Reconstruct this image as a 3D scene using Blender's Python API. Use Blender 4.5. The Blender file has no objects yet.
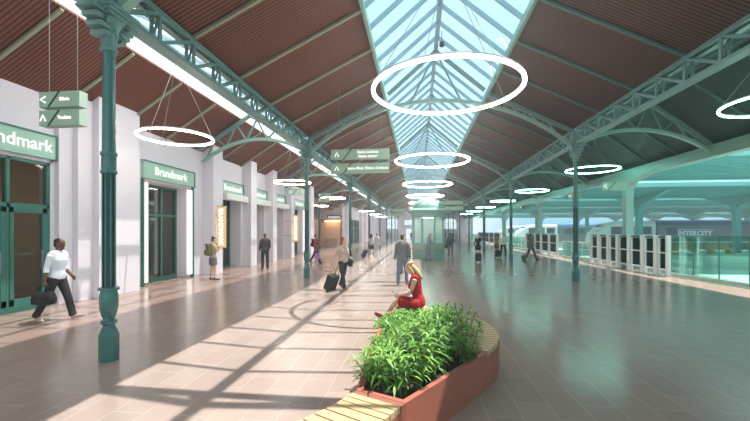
import bpy, bmesh, math, random
from mathutils import Vector, Matrix, Euler
random.seed(7)
SC = bpy.context.scene
COL = SC.collection
R = math.radians
PI = math.pi
# ---------------------------------------------------------------- camera numbers (750 x 421 frame)
FPX, VPX, HOR, EYE = 369.0, 418.0, 231.0, 1.93
YAW = math.atan((VPX - 375) / FPX)
CY, SY = math.cos(YAW), math.sin(YAW)
def ground(px, py, z=0.0):
    """world point on the horizontal plane z seen at this place of the photograph"""
    d = (EYE - z) * FPX / (py - HOR); cx = (px - 375) / FPX * d
    return Vector((cx*CY - d*SY, cx*SY + d*CY, z))
def along(X, px):
    """world y of the vertical plane x = X at this column of the photograph"""
    u = (px - 375) / FPX
    return X*(CY + u*SY) / (u*CY - SY)
# ---------------------------------------------------------------- colours and materials
def lin(c):
    def f(v):
        v /= 255.0
        return v/12.92 if v <= 0.04045 else ((v+0.055)/1.055)**2.4
    return (f(c[0]), f(c[1]), f(c[2]), 1.0)
def new_mat(name):
    m = bpy.data.materials.new(name); m.use_nodes = True
    nt = m.node_tree; nt.nodes.clear()
    return m, nt, nt.nodes, nt.links
def mat(name, rgb, rough=0.5, metal=0.0, var=0.08, scale=6.0, bump=0.0, spec=0.5):
    m, nt, N, L = new_mat(name)
    out = N.new('ShaderNodeOutputMaterial'); b = N.new('ShaderNodeBsdfPrincipled')
    L.new(b.outputs[0], out.inputs[0])
    b.inputs['Roughness'].default_value = rough; b.inputs['Metallic'].default_value = metal
    b.inputs['Specular IOR Level'].default_value = spec
    tc = N.new('ShaderNodeTexCoord'); nz = N.new('ShaderNodeTexNoise'); nz.inputs['Scale'].default_value = scale
    nz.inputs['Detail'].default_value = 4.0
    L.new(tc.outputs['Object'], nz.inputs['Vector'])
    mx = N.new('ShaderNodeMix'); mx.data_type = 'RGBA'
    c = lin(rgb)
    mx.inputs[6].default_value = tuple(max(0, v*(1-var)) for v in c[:3]) + (1,)
    mx.inputs[7].default_value = tuple(min(1, v*(1+var)) for v in c[:3]) + (1,)
    L.new(nz.outputs['Fac'], mx.inputs[0]); L.new(mx.outputs[2], b.inputs['Base Color'])
    if bump:
        bp = N.new('ShaderNodeBump'); bp.inputs['Strength'].default_value = bump; bp.inputs['Distance'].default_value = 0.01
        L.new(nz.outputs['Fac'], bp.inputs['Height']); L.new(bp.outputs[0], b.inputs['Normal'])
    return m
def emit(name, rgb, strength):
    m, nt, N, L = new_mat(name)
    out = N.new('ShaderNodeOutputMaterial'); e = N.new('ShaderNodeEmission')
    e.inputs[0].default_value = lin(rgb); e.inputs[1].default_value = strength
    L.new(e.outputs[0], out.inputs[0]); return m
def glass(name, tint, gloss=0.9, rough=0.02, film=0.0, film_rgb=(255, 255, 255)):
    """thin pane: straight-through tint, mirror by angle, an optional share of diffuse film"""
    m, nt, N, L = new_mat(name)
    out = N.new('ShaderNodeOutputMaterial'); t = N.new('ShaderNodeBsdfTransparent'); g = N.new('ShaderNodeBsdfGlossy')
    t.inputs[0].default_value = lin(tint); g.inputs['Roughness'].default_value = rough
    fr = N.new('ShaderNodeLayerWeight'); fr.inputs[0].default_value = 0.25
    ml = N.new('ShaderNodeMath'); ml.operation = 'MULTIPLY'; ml.inputs[1].default_value = gloss
    L.new(fr.outputs['Fresnel'], ml.inputs[0])
    mx = N.new('ShaderNodeMixShader'); L.new(ml.outputs[0], mx.inputs[0]); L.new(t.outputs[0], mx.inputs[1]); L.new(g.outputs[0], mx.inputs[2])
    last = mx
    if film > 0:
        d = N.new('ShaderNodeBsdfTranslucent'); d.inputs[0].default_value = lin(film_rgb)
        m2 = N.new('ShaderNodeMixShader'); m2.inputs[0].default_value = film
        L.new(mx.outputs[0], m2.inputs[1]); L.new(d.outputs[0], m2.inputs[2]); last = m2
    L.new(last.outputs[0], out.inputs[0]); return m
def slats(name, rgb, gap, period=0.095, axis=1, rough=0.55):
    """boards with dark open joints, running up the slope"""
    m, nt, N, L = new_mat(name)
    out = N.new('ShaderNodeOutputMaterial'); b = N.new('ShaderNodeBsdfPrincipled'); L.new(b.outputs[0], out.inputs[0])
    b.inputs['Roughness'].default_value = rough; b.inputs['Specular IOR Level'].default_value = 0.3
    tc = N.new('ShaderNodeTexCoord'); sp = N.new('ShaderNodeSeparateXYZ'); L.new(tc.outputs['Object'], sp.inputs[0])
    dv = N.new('ShaderNodeMath'); dv.operation = 'DIVIDE'; dv.inputs[1].default_value = period; L.new(sp.outputs[axis], dv.inputs[0])
    fr = N.new('ShaderNodeMath'); fr.operation = 'FRACT'; L.new(dv.outputs[0], fr.inputs[0])
    cr = N.new('ShaderNodeValToRGB'); L.new(fr.outputs[0], cr.inputs[0])
    e = cr.color_ramp.elements; e[0].position = 0.0; e[0].color = lin(gap); e[1].position = 1.0; e[1].color = lin(gap)
    for p, c in ((0.22, gap), (0.30, rgb), (0.92, rgb)):
        n = cr.color_ramp.elements.new(p); n.color = lin(c)
    nz = N.new('ShaderNodeTexNoise'); nz.inputs['Scale'].default_value = 1.3; L.new(tc.outputs['Object'], nz.inputs['Vector'])
    hs = N.new('ShaderNodeHueSaturation'); L.new(cr.outputs[0], hs.inputs['Color'])
    mr = N.new('ShaderNodeMapRange'); mr.inputs[3].default_value = 0.88; mr.inputs[4].default_value = 1.12
    L.new(nz.outputs['Fac'], mr.inputs[0]); L.new(mr.outputs[0], hs.inputs['Value'])
    L.new(hs.outputs[0], b.inputs['Base Color'])
    return m
def tiles(name, rgb_a, rgb_b, joint, size=0.36, rough=0.27):
    m, nt, N, L = new_mat(name)
    out = N.new('ShaderNodeOutputMaterial'); b = N.new('ShaderNodeBsdfPrincipled'); L.new(b.outputs[0], out.inputs[0])
    tc = N.new('ShaderNodeTexCoord'); br = N.new('ShaderNodeTexBrick')
    L.new(tc.outputs['Object'], br.inputs['Vector'])
    br.offset = 0.5; br.offset_frequency = 2; br.squash = 1.0
    br.inputs['Scale'].default_value = 1.0; br.inputs['Brick Width'].default_value = size*2; br.inputs['Row Height'].default_value = size
    br.inputs['Mortar Size'].default_value = 0.006; br.inputs['Mortar Smooth'].default_value = 0.1; br.inputs['Bias'].default_value = 0.0
    br.inputs['Color1'].default_value = lin(rgb_a); br.inputs['Color2'].default_value = lin(rgb_b); br.inputs['Mortar'].default_value = lin(joint)
    mp = N.new('ShaderNodeMapping'); mp.inputs['Rotation'].default_value = (0, 0, R(90)); L.new(tc.outputs['Object'], mp.inputs[0]); L.new(mp.outputs[0], br.inputs['Vector'])
    nz = N.new('ShaderNodeTexNoise'); nz.inputs['Scale'].default_value = 2.2; nz.inputs['Detail'].default_value = 6; L.new(tc.outputs['Object'], nz.inputs['Vector'])
    hs = N.new('ShaderNodeHueSaturation'); L.new(br.outputs[0], hs.inputs['Color'])
    mr = N.new('ShaderNodeMapRange'); mr.inputs[3].default_value = 0.95; mr.inputs[4].default_value = 1.05
    L.new(nz.outputs['Fac'], mr.inputs[0]); L.new(mr.outputs[0], hs.inputs['Value']); L.new(hs.outputs[0], b.inputs['Base Color'])
    mr2 = N.new('ShaderNodeMapRange'); mr2.inputs[3].default_value = rough*0.92; mr2.inputs[4].default_value = rough*1.08
    L.new(nz.outputs['Fac'], mr2.inputs[0]); L.new(mr2.outputs[0], b.inputs['Roughness'])
    b.inputs['Specular IOR Level'].default_value = 0.55
    return m
def leaf_mat(name, a, c):
    m, nt, N, L = new_mat(name)
    out = N.new('ShaderNodeOutputMaterial'); b = N.new('ShaderNodeBsdfPrincipled'); tr = N.new('ShaderNodeBsdfTranslucent')
    oi = N.new('ShaderNodeTexCoord'); nz = N.new('ShaderNodeTexNoise'); nz.inputs['Scale'].default_value = 9; L.new(oi.outputs['Object'], nz.inputs['Vector'])
    mx = N.new('ShaderNodeMix'); mx.data_type = 'RGBA'; mx.inputs[6].default_value = lin(a); mx.inputs[7].default_value = lin(c)
    mr = N.new('ShaderNodeMapRange'); mr.inputs[1].default_value = 0.3; mr.inputs[2].default_value = 0.7; L.new(nz.outputs['Fac'], mr.inputs[0])
    L.new(mr.outputs[0], mx.inputs[0]); L.new(mx.outputs[2], b.inputs['Base Color']); L.new(mx.outputs[2], tr.inputs[0])
    b.inputs['Roughness'].default_value = 0.4
    ms = N.new('ShaderNodeMixShader'); ms.inputs[0].default_value = 0.28; L.new(b.outputs[0], ms.inputs[1]); L.new(tr.outputs[0], ms.inputs[2])
    L.new(ms.outputs[0], out.inputs[0]); return m

M = dict(
    floor=tiles('floor_tiles', (158, 132, 121), (165, 139, 127), (178, 154, 143), rough=.2),
    wall=mat('lavender_plaster', (232, 222, 230), 0.75, var=0.02, scale=2),
    endwall=mat('far_plaster', (214, 206, 222), 0.8, var=0.02),
    teal=mat('teal_iron', (106, 142, 138), 0.38, 0.0, 0.06, 5, spec=0.5),
    teal_col=mat('teal_column_paint', (72, 118, 114), 0.24, 0.18, 0.06, 5, spec=0.6),
    teal_light=mat('pale_teal_steel', (136, 176, 164), 0.4, 0.0, 0.05, 3),
    teal_deep=mat('deep_teal_paint', (58, 118, 108), 0.4, 0.0, 0.06, 4),
    flute=mat('flutes_dark_reflection', (38, 66, 62), 0.3, 0.2, 0.06, 4),  # dark reflections of the glossy lower shaft put into its colour
    rib=mat('sage_rib', (150, 154, 128), 0.5, var=0.05),
    rib_teal=mat('teal_rib', (78, 120, 112), 0.5, var=0.05),
    brown=slats('brown_slats', (120, 64, 47), (30, 17, 14)),
    brown_r=slats('brown_slats_teal_cast', (98, 74, 65), (38, 32, 30)),  # brown boards greyed by the teal cast of the platform side
    teal_cast=slats('slats_teal_cast', (64, 88, 84), (28, 44, 42)),  # same boards, the stronger teal cast put into their colour
    skyglass=glass('skylight_glass', (240, 249, 252), 0.1, 0.05),
    aisleglass=glass('aisle_glass', (250, 252, 252), 0.05, 0.1, .3, (255, 255, 255)),
    bar=mat('skylight_bar', (150, 186, 198), 0.45, var=0.04),
    ring=emit('ring_lamp', (255, 244, 230), 24.0),
    ring_mint=emit('ring_lamp_mint', (150, 250, 232), 24.0),
    ringbody=mat('ring_housing', (225, 226, 222), 0.4, var=0.02),
    cable=mat('steel_cable', (150, 146, 140), 0.4, 0.6, 0.04),
    sign=mat('sage_sign', (150, 178, 154), 0.5, var=0.04, scale=2),
    signside=mat('sage_sign_edge', (186, 206, 190), 0.5, var=0.03),
    signdark=mat('dark_slash', (36, 52, 44), 0.5, var=0.03),
    white=mat('white_paint', (240, 240, 236), 0.5, var=0.02),
    letter=emit('lit_letter', (255, 255, 250), 0.95),
    shopsign=mat('shop_fascia_green', (160, 198, 180), 0.45, var=0.03, scale=2),
    shopframe=mat('shop_frame_green', (56, 112, 100), 0.4, var=0.05),
    shopglass=glass('shop_glass', (205, 212, 208), 0.8, 0.03),
    kioskglass=glass('kiosk_glass', (232, 246, 240), 0.5, 0.03, 0.3, (235, 250, 244)),
    railglass=glass('balustrade_glass', (216, 246, 238), 0.5, 0.03),
    gateglass=glass('gate_glass', (88, 122, 116), 0.6, 0.05),
    interior=mat('shop_interior', (112, 84, 68), 0.7, var=0.25, scale=1.2),
    interior_pale=mat('shop_interior_pale', (190, 172, 160), 0.7, var=0.1, scale=1.2),
    lightpanel=emit('white_light_panel', (255, 252, 248), 1.2),
    warmbox=emit('warm_lightbox', (252, 206, 146), .72),
    warmletter=emit('warm_letter', (255, 252, 240), 1.3),
    warmlamp=emit('warm_shop_lamp', (255, 214, 170), 26.0),
    hallamp=emit('hall_shop_lamp', (255, 206, 160), 4.0),
    sill=mat('shop_canopy_white', (232, 230, 226), 0.5, var=0.02),
    terracotta=mat('terracotta', (172, 92, 72), 0.6, var=0.08, scale=8, bump=0.05),
    terracotta_d=mat('terracotta_rim', (150, 84, 66), 0.6, var=0.08, scale=8),
    wood=mat('pale_wood', (200, 164, 120), 0.5, var=0.14, scale=14),
    woodclad=mat('pinkish_wood', (196, 160, 142), 0.6, var=0.12, scale=8),
    soil=mat('soil', (58, 48, 34), 0.9, var=0.4, scale=30, bump=0.6),
    leaf=leaf_mat('leaf_green', (60, 108, 36), (122, 166, 64)),
    leaf_b=leaf_mat('leaf_green_light', (100, 148, 52), (160, 196, 84)),
    stem=mat('plant_stem', (104, 124, 60), 0.6, var=0.15),
    shrub=leaf_mat('platform_shrub', (40, 92, 58), (78, 128, 82)),
    conc=mat('platform_stone', (196, 216, 208), 0.6, var=0.06, scale=2),
    ballast=mat('track_bed', (150, 184, 180), 0.9, var=0.2, scale=12),
    rail=mat('steel_rail', (120, 140, 140), 0.4, 0.7),
    canopy=mat('mint_canopy', (124, 198, 192), 0.6, var=0.04, scale=1),  # teal cast over the platforms put into the canopy colour
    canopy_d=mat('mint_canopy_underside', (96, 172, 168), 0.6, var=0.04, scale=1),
    traingrey=mat('train_grey', (92, 120, 124), 0.35, 0.1, 0.04),
    trainblue=mat('train_blue_roof', (52, 104, 140), 0.35, 0.1, 0.04),
    trainwhite=mat('train_white', (222, 238, 236), 0.3, 0.0, 0.03),
    trainglass=mat('train_window', (34, 58, 66), 0.12, 0.0, 0.05, spec=0.8),
    red=mat('red_stripe', (190, 92, 78), 0.4),
    black=mat('black_plastic', (24, 24, 27), 0.45, var=0.1),
    chrome=mat('brushed_metal', (170, 172, 172), 0.3, 0.9, 0.04),
)
# ---------------------------------------------------------------- mesh builder
class MB:
    def __init__(s): s.v = []; s.f = []; s.mi = []; s.mats = []; s.cur = 0
    def use(s, m):
        if m not in s.mats: s.mats.append(m)
        s.cur = s.mats.index(m); return s
    def add(s, vs, fs):
        b = len(s.v); s.v += [tuple(v) for v in vs]
        for f in fs: s.f.append(tuple(b+i for i in f)); s.mi.append(s.cur)
        return s
    def box(s, lo, hi, mtx=None):
        x0, y0, z0 = lo; x1, y1, z1 = hi
        vs = [Vector(p) for p in ((x0,y0,z0),(x1,y0,z0),(x1,y1,z0),(x0,y1,z0),(x0,y0,z1),(x1,y0,z1),(x1,y1,z1),(x0,y1,z1))]
        if mtx is not None: vs = [mtx @ v for v in vs]
        return s.add(vs, [(0,3,2,1),(4,5,6,7),(0,1,5,4),(1,2,6,5),(2,3,7,6),(3,0,4,7)])
    def bar(s, p0, p1, w, h, side=None):
        return s.sweep([p0, p1], w, h, side)
    def sweep(s, pts, w, h, side=None, closed=False):
        """rectangular section, w along the side vector, h across"""
        pts = [Vector(p) for p in pts]; n = len(pts); vs = []
        for i, p in enumerate(pts):
            a = pts[(i-1) % n] if (closed or i > 0) else p; b = pts[(i+1) % n] if (closed or i < n-1) else p
            t = (b-a).normalized()
            sd = Vector(side) if side is not None else (Vector((0,0,1)) if abs(t.z) < 0.95 else Vector((1,0,0)))
            nn = sd.cross(t)
            if nn.length < 1e-6: nn = Vector((1,0,0))
            nn.normalize(); ss = t.cross(nn).normalized()
            for a_, b_ in ((-1,-1),(1,-1),(1,1),(-1,1)):
                vs.append(p + ss*(a_*w/2) + nn*(b_*h/2))
        fs = []
        m = n if closed else n-1
        for i in range(m):
            j = (i+1) % n
            for k in range(4):
                l = (k+1) % 4
                fs.append((4*i+k, 4*i+l, 4*j+l, 4*j+k))
        if not closed:
            fs.append((3,2,1,0)); q = 4*(n-1); fs.append((q,q+1,q+2,q+3))
        return s.add(vs, fs)
    def tube(s, pts, r, n=10, closed=False):
        pts = [Vector(p) for p in pts]; m = len(pts); vs = []
        rs = r if isinstance(r, (list, tuple)) else [r]*m
        prev = None
        for i, p in enumerate(pts):
            a = pts[(i-1) % m] if (closed or i > 0) else p; b = pts[(i+1) % m] if (closed or i < m-1) else p
            t = (b-a).normalized()
            ref = prev if prev is not None else (Vector((0,0,1)) if abs(t.z) < 0.9 else Vector((1,0,0)))
            u = (ref - t*ref.dot(t))
            if u.length < 1e-5: u = t.orthogonal()
            u.normalize(); prev = u; w = t.cross(u)
            for k in range(n):
                an = 2*PI*k/n
                vs.append(p + (u*math.cos(an) + w*math.sin(an))*rs[i])
        fs = []
        for i in range(m if closed else m-1):
            j = (i+1) % m
            for k in range(n):
                l = (k+1) % n
                fs.append((n*i+k, n*i+l, n*j+l, n*j+k))
        if not closed:
            fs.append(tuple(range(n))[::-1]); fs.append(tuple(n*(m-1)+k for k in range(n)))
        return s.add(vs, fs)
    def lathe(s, prof, n=24, c=(0,0,0), squash=1.0):
        vs = []; m = len(prof)
        for (r, z) in prof:
            for k in range(n):
                an = 2*PI*(k+0.5)/n
                vs.append((c[0]+r*math.cos(an), c[1]+r*math.sin(an)*squash, c[2]+z))
        fs = []
        for i in range(m-1):
            for k in range(n):
                l = (k+1) % n
                fs.append((n*i+k, n*i+l, n*(i+1)+l, n*(i+1)+k))
        fs.append(tuple(range(n))[::-1]); fs.append(tuple(n*(m-1)+k for k in range(n)))
        return s.add(vs, fs)
    def prism(s, poly, z0, z1):
        n = len(poly)
        vs = [(p[0], p[1], z0) for p in poly] + [(p[0], p[1], z1) for p in poly]
        fs = [tuple(range(n))[::-1], tuple(range(n, 2*n))] + [(i, (i+1) % n, n+(i+1) % n, n+i) for i in range(n)]
        return s.add(vs, fs)
    def quad_slab(s, a, b, c, d, t):
        """slab over four corners, thickness t along the normal"""
        a, b, c, d = map(Vector, (a, b, c, d)); nn = (b-a).cross(d-a).normalized()*t
        return s.add([a, b, c, d, a+nn, b+nn, c+nn, d+nn], [(3,2,1,0),(4,5,6,7),(0,1,5,4),(1,2,6,5),(2,3,7,6),(3,0,4,7)])
    def ball(s, c, r, n=12, m=8):
        rx, ry, rz = r if isinstance(r, (tuple, list)) else (r, r, r)
        vs = [(c[0], c[1], c[2]-rz)]
        for i in range(1, m):
            a = -PI/2 + PI*i/m
            for k in range(n):
                an = 2*PI*k/n
                vs.append((c[0]+rx*math.cos(a)*math.cos(an), c[1]+ry*math.cos(a)*math.sin(an), c[2]+rz*math.sin(a)))
        vs.append((c[0], c[1], c[2]+rz)); top = len(vs)-1
        fs = [(0, 1+(k+1) % n, 1+k) for k in range(n)]
        for i in range(m-2):
            for k in range(n):
                l = (k+1) % n
                fs.append((1+n*i+k, 1+n*i+l, 1+n*(i+1)+l, 1+n*(i+1)+k))
        fs += [(1+n*(m-2)+k, 1+n*(m-2)+(k+1) % n, top) for k in range(n)]
        return s.add(vs, fs)
    def xf(s, start, mtx):
        for i in range(start, len(s.v)): s.v[i] = tuple(mtx @ Vector(s.v[i]))
        return s
    def mesh(s, name, smooth=False, angle=None):
        me = bpy.data.meshes.new(name); me.from_pydata(s.v, [], s.f); me.validate(); me.update()
        for m in s.mats: me.materials.append(m)
        if len(s.mats) > 1: me.polygons.foreach_set('material_index', s.mi)
        bm = bmesh.new(); bm.from_mesh(me); bmesh.ops.recalc_face_normals(bm, faces=bm.faces); bm.to_mesh(me); bm.free()
        if smooth:
            me.polygons.foreach_set('use_smooth', [True]*len(me.polygons))
            if angle: me.set_sharp_from_angle(angle=R(angle))
        return me
    def build(s, name, m=None, parent=None, smooth=False, angle=40, bevel=0.0):
        if m is not None: s.mats = [m]; s.mi = [0]*len(s.f)
        o = bpy.data.objects.new(name, s.mesh(name, smooth, angle)); COL.objects.link(o)
        if parent is not None: o.parent = parent
        if bevel:
            md = o.modifiers.new('bevel', 'BEVEL'); md.width = bevel; md.segments = 2; md.limit_method = 'ANGLE'
        return o
def bx(lo, hi): return MB().box(lo, hi)
def thing(name, label, cat, loc=(0,0,0), rz=0.0, group=None):
    o = bpy.data.objects.new(name, None); COL.objects.link(o); o.empty_display_size = 0.1
    o.location = loc; o.rotation_euler = (0, 0, rz); o['label'] = label; o['category'] = cat
    if group: o['group'] = group
    return o
def tag(o, label, cat, group=None):
    o['label'] = label; o['category'] = cat
    if group: o['group'] = group
    return o
def struct(o): o['kind'] = 'structure'; return o
KIDS = {}
def copy_tree(o, parent=None):
    c = o.copy(); COL.objects.link(c)
    if parent is not None: c.parent = parent
    for ch in o.children: copy_tree(ch, c)
    return c
def dup(o, loc, rz=None, label=None, group=None):
    c = copy_tree(o); c.location = loc
    if rz is not None: c.rotation_euler = (0, 0, rz)
    if label: c['label'] = label
    if group: c['group'] = group
    return c
def text_mesh(txt, size, depth=0.006, bold=0.0, align='CENTER'):
    cu = bpy.data.curves.new('letters', 'FONT'); cu.body = txt; cu.size = size; cu.extrude = depth; cu.offset = bold
    cu.align_x = align; cu.align_y = 'CENTER'; cu.resolution_u = 3
    o = bpy.data.objects.new('letters', cu); COL.objects.link(o)
    dg = bpy.context.evaluated_depsgraph_get(); me = bpy.data.meshes.new_from_object(o.evaluated_get(dg))
    bpy.data.objects.remove(o); bpy.data.curves.remove(cu)
    return me
def text(txt, size, m, parent, loc, rot, name='lettering', bold=0.0, depth=0.006, align='CENTER', sx=1.0):
    me = text_mesh(txt, size, depth, bold, align); me.materials.clear(); me.materials.append(m)
    o = bpy.data.objects.new(name, me); COL.objects.link(o); o.parent = parent; o.location = loc; o.rotation_euler = rot; o.scale = (sx, 1, 1)
    return o
# ================================================================ the setting
XL, XR, XN = -4.6, 6.0, 0.7          # the two column rows and the nave axis
Y0, BAY, NB = 5.03, 9.9, 9
YB, YE = -6.0, 88.0                    # back and far end
WX = -9.5                              # shop wall
XE = 10.85                              # outer row towards the platforms
LIN = [Y0 + BAY*k for k in range(NB)]  # column lines
def line_word(k): return ('first', 'second', 'third', 'fourth', 'fifth', 'sixth', 'seventh', 'eighth', 'ninth')[k]

struct(bx((-26, YB-6, -0.3), (12.2, YE+4, 0)).build('floor', M['floor']))
struct(bx((12.2, YB-6, -0.35), (15.5, 125, -0.0)).build('floor', M['conc']))
struct(bx((15.5, YB-6, -1.3), (110, 125, -0.95)).build('floor', M['ballast']))
# ---- roof surfaces
def slope(name, xa, za, xb, zb, m, ya=YB, yb=YE, t=0.12):
    o = MB().quad_slab((xa, ya, za), (xb, ya, zb), (xb, yb, zb), (xa, yb, za), t).build(name, m)
    return struct(o)
SKL, SKR, SKZ, RIDGE = XN-2.03, XN+2.03, 7.45, 9.18
AXL, AZL = -7.1, 6.93                  # left aisle ridge
AXR, AZR = 8.55, 6.9
nl = slope('ceiling', XL, 5.86, SKL, SKZ, M['brown'])
nr = slope('ceiling', SKR, SKZ, XR, 5.86, M['brown_r'])
GLX = -7.5; GLZ = AZL - (AXL-GLX)*0.62
al = slope('ceiling', WX-1.5, AZL-(AXL-WX+1.5)*0.62, GLX, GLZ, M['brown'])
arl = slope('ceiling', XR+.24, 5.82, AXR, AZR, M['teal_cast'])
arr = slope('ceiling', AXR, AZR, XE+0.2, 5.08, M['teal_cast'])
# side hall roof beyond the shop wall, behind the wall tops
struct(bx((-26, 30.5, 5.6), (WX-0.1, 47, 5.75)).build('ceiling', M['brown']))
# ---- ribs under the roof, each a part of its ceiling
def ribs(parent, xa, za, xb, zb, m, ys, w=0.07, h=0.06):
    dz = 0.05
    me = MB().bar((xa, 0, za-dz), (xb, 0, zb-dz), w, h, (0, 1, 0)).use(m).mesh('rib'); me.materials.clear(); me.materials.append(m)
    for y in ys:
        o = bpy.data.objects.new('rib', me); COL.objects.link(o); o.location = (0, y, 0); o.parent = parent
RY = [Y0 + BAY*k/5 for k in range(-3, 42) if (k % 5)]
ribs(nl, XL, 5.86, SKL, SKZ, M['rib'], RY)
ribs(nr, SKR, SKZ, XR, 5.86, M['rib_teal'], RY)
ribs(al, WX-0.5, AZL-(AXL-WX+0.5)*0.62, GLX, GLZ, M['rib'], RY)
ribs(arl, XR+.26, 5.82, AXR, AZR, M['rib_teal'], RY)
ribs(arr, AXR, AZR, XE+0.2, 5.08, M['rib_teal'], RY)
# ---- nave skylight
def window(name): 
    o = bpy.data.objects.new(name, None); COL.objects.link(o); struct(o); return o
skyw = []
for n_, (xa, za, xb, zb) in enumerate(((SKL, SKZ, XN, RIDGE), (XN, RIDGE, SKR, SKZ))):
    w1 = window('window_%d' % (n_+1)); skyw.append(w1)
    MB().quad_slab((xa, YB, za+0.06), (xb, YB, zb+0.06), (xb, YE, zb+0.06), (xa, YE, za+0.06), 0.01).build('glass', M['skyglass'], w1)
    me = MB().bar((xa, 0, za), (xb, 0, zb), 0.06, 0.12, (0, 1, 0)).mesh('glazing_bar'); me.materials.append(M['bar'])
    for k in range(-6, 84):
        if k % 10 == 0: continue
        o = bpy.data.objects.new('glazing_bar', me); COL.objects.link(o); o.location = (0, Y0+BAY*k/10, 0); o.parent = w1
MB().bar((XN, YB, RIDGE), (XN, YE, RIDGE), 0.1, 0.16).build('ridge_bar', M['bar'], w1)
for x in (SKL, SKR):
    MB().bar((x, YB, SKZ-0.06), (x, YE, SKZ-0.06), 0.2, 0.09).build('skylight_curb', M['teal_light'], w1)
# ---- left aisle glazing, ridge to girder
w2 = window('window_3')
VZ = 5.8; XV = XL-.24
MB().quad_slab((GLX, YB, GLZ+.05), (AXL, YB, AZL+.05), (AXL, YE, AZL+.05), (GLX, YE, GLZ+.05), 0.01).build('glass', M['aisleglass'], w2)
MB().quad_slab((AXL, YB, AZL+.05), (XV, YB, VZ+.05), (XV, YE, VZ+.05), (AXL, YE, AZL+.05), 0.01).build('glass', M['aisleglass'], w2)
me = MB().bar((AXL, 0, AZL), (XV, 0, VZ), 0.05, 0.08, (0, 1, 0)).mesh('glazing_bar'); me.materials.append(M['bar'])
for k in range(-5, 75):
    o = bpy.data.objects.new('glazing_bar', me); COL.objects.link(o); o.location = (0, Y0+BAY*k/10+0.3, 0); o.parent = w2
for f in (0.0, 0.35, 0.7):
    x = AXL+(XV-AXL)*f; z = AZL+(VZ-AZL)*f
    MB().bar((x, YB, z-0.03), (x, YE, z-0.03), 0.09, 0.09).build('purlin', M['bar'], w2)
# ---- girders over the two column rows
def girder(X, y, lab, m, proto=[None]):
    t = thing('lattice_girder', lab, 'girder', (X, y, 0), 0, 'lattice girders over the column rows')
    if proto[0] is None:
        P = {}
        b = MB()
        for s in (-1, 1): b.box((s*0.08-0.025, .30, 5.22), (s*0.08+0.025, BAY-.30, 5.28))
        b.box((-0.12, .30, 5.205), (0.12, BAY-.30, 5.225)); P['lower_chord'] = [(b.use(m).mesh('lower_chord'), 0)]
        b = MB()
        for s in (-1, 1): b.box((s*0.08-0.025, .30, 5.735), (s*0.08+0.025, BAY-.30, 5.8))
        b.box((-0.13, .30, 5.78), (0.13, BAY-.30, 5.81)); P['upper_chord'] = [(b.use(m).mesh('upper_chord'), 0)]
        st = BAY/10
        a = MB().box((-0.02, -0.03, 5.27), (0.02, 0.035, 5.74)).mesh('post')
        d = MB().bar((0, 0.04, 5.27), (0, st-0.04, 5.74), 0.035, 0.06, (1, 0, 0)).mesh('brace')
        c = MB().bar((-0.07, 0, 5.28), (0.07, 0.0, 5.74), 0.04, 0.03, (0, 1, 0)).mesh('cross_brace')
        for k in (a, d, c): k.materials.append(m)
        for k in ('lower_chord', 'upper_chord'): P[k][0][0].materials.append(m)
        proto[0] = (P, a, d, c, st)
    P, a, d, c, st = proto[0]
    def put(n, me, loc):
        o = bpy.data.objects.new(n, me); COL.objects.link(o); o.parent = t; o.location = loc
    put('lower_chord', P['lower_chord'][0][0], (0, 0, 0)); put('upper_chord', P['upper_chord'][0][0], (0, 0, 0))
    if y > 34:
        b = MB()
        for k in range(10):
            for s in (-1, 1): b.bar((s*.08, k*st, 5.3), (s*.08, k*st+st-.04, 5.74), .035, .06, (1, 0, 0)); b.box((s*.08-.02, k*st-.035, 5.3), (s*.08+.02, k*st+.035, 5.74))
        b.build('lattice', m, t)
        return t
    for k in range(10):
        for s in (-1, 1):
            if y < 40: put('post', a, (s*0.08, k*st, 0))
            put('brace', d, (s*0.08, k*st, 0))
        if y < 20: put('cross_brace', c, (0, k*st, 0))
    return t
for k in range(-1, NB-1):
    y = Y0+BAY*k
    where = 'running up to the first columns' if k < 0 else 'between its %s and %s columns' % (line_word(k), line_word(k+1))
    girder(XL, y, 'teal lattice girder on the shop-side column row, '+where, M['teal'])
    girder(XR, y, 'teal lattice girder on the platform-side column row, '+where, M['teal'])
for n_, (xa, xb) in enumerate(((XL-.27, XL-.14), (XR+.14, XR+.27))): struct(bx((xa, YB, 5.79), (xb, YE, 5.93)).build('sun_stop_%d' % (n_+1), M['teal']))  # added strips closing the roof gaps so no sun leaks past the girders
# ---- roof trusses
def arc(xa, za, xb, zb, rise, n=20):
    """circular arc through both ends, rising above the chord's middle"""
    L = xb-xa; pts = []
    h = L/2; Rr = (h*h+rise*rise)/(2*rise)
    for i in range(n+1):
        u = -h+L*i/n
        zz = math.sqrt(Rr*Rr-u*u)-(Rr-rise)
        pts.append((xa+L*i/n, 0, za+(zb-za)*i/n+zz))
    return pts
def at_x(pts, x):
    for a, b in zip(pts, pts[1:]):
        if (a[0]-x)*(b[0]-x) <= 0 and a[0] != b[0]:
            f = (x-a[0])/(b[0]-a[0]); return a[2]+(b[2]-a[2])*f
    return pts[0][2]
def truss(name, label, low, ups, webs, group, mlow, mup, mweb):
    t = thing(name, label, 'roof truss', (0, 0, 0), 0, group)
    MB().sweep(low, 0.15, 0.11, (0, 1, 0)).build('arched_chord', mlow, t)
    for u in ups: MB().sweep(u, 0.15, 0.12, (0, 1, 0)).build('rafter', mup, t)
    for a, b in webs: MB().bar(a, b, 0.07, 0.06, (0, 1, 0)).build('web_strut', mweb, t)
    return t
low = arc(XL+0.2, 5.24, XR-0.2, 5.24, 1.9, 32)
upl = [(XL+0.1, 0, 5.72), (SKL, 0, SKZ-0.12)]; upr = [(SKR, 0, SKZ-0.12), (XR-0.1, 0, 5.74)]
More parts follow.
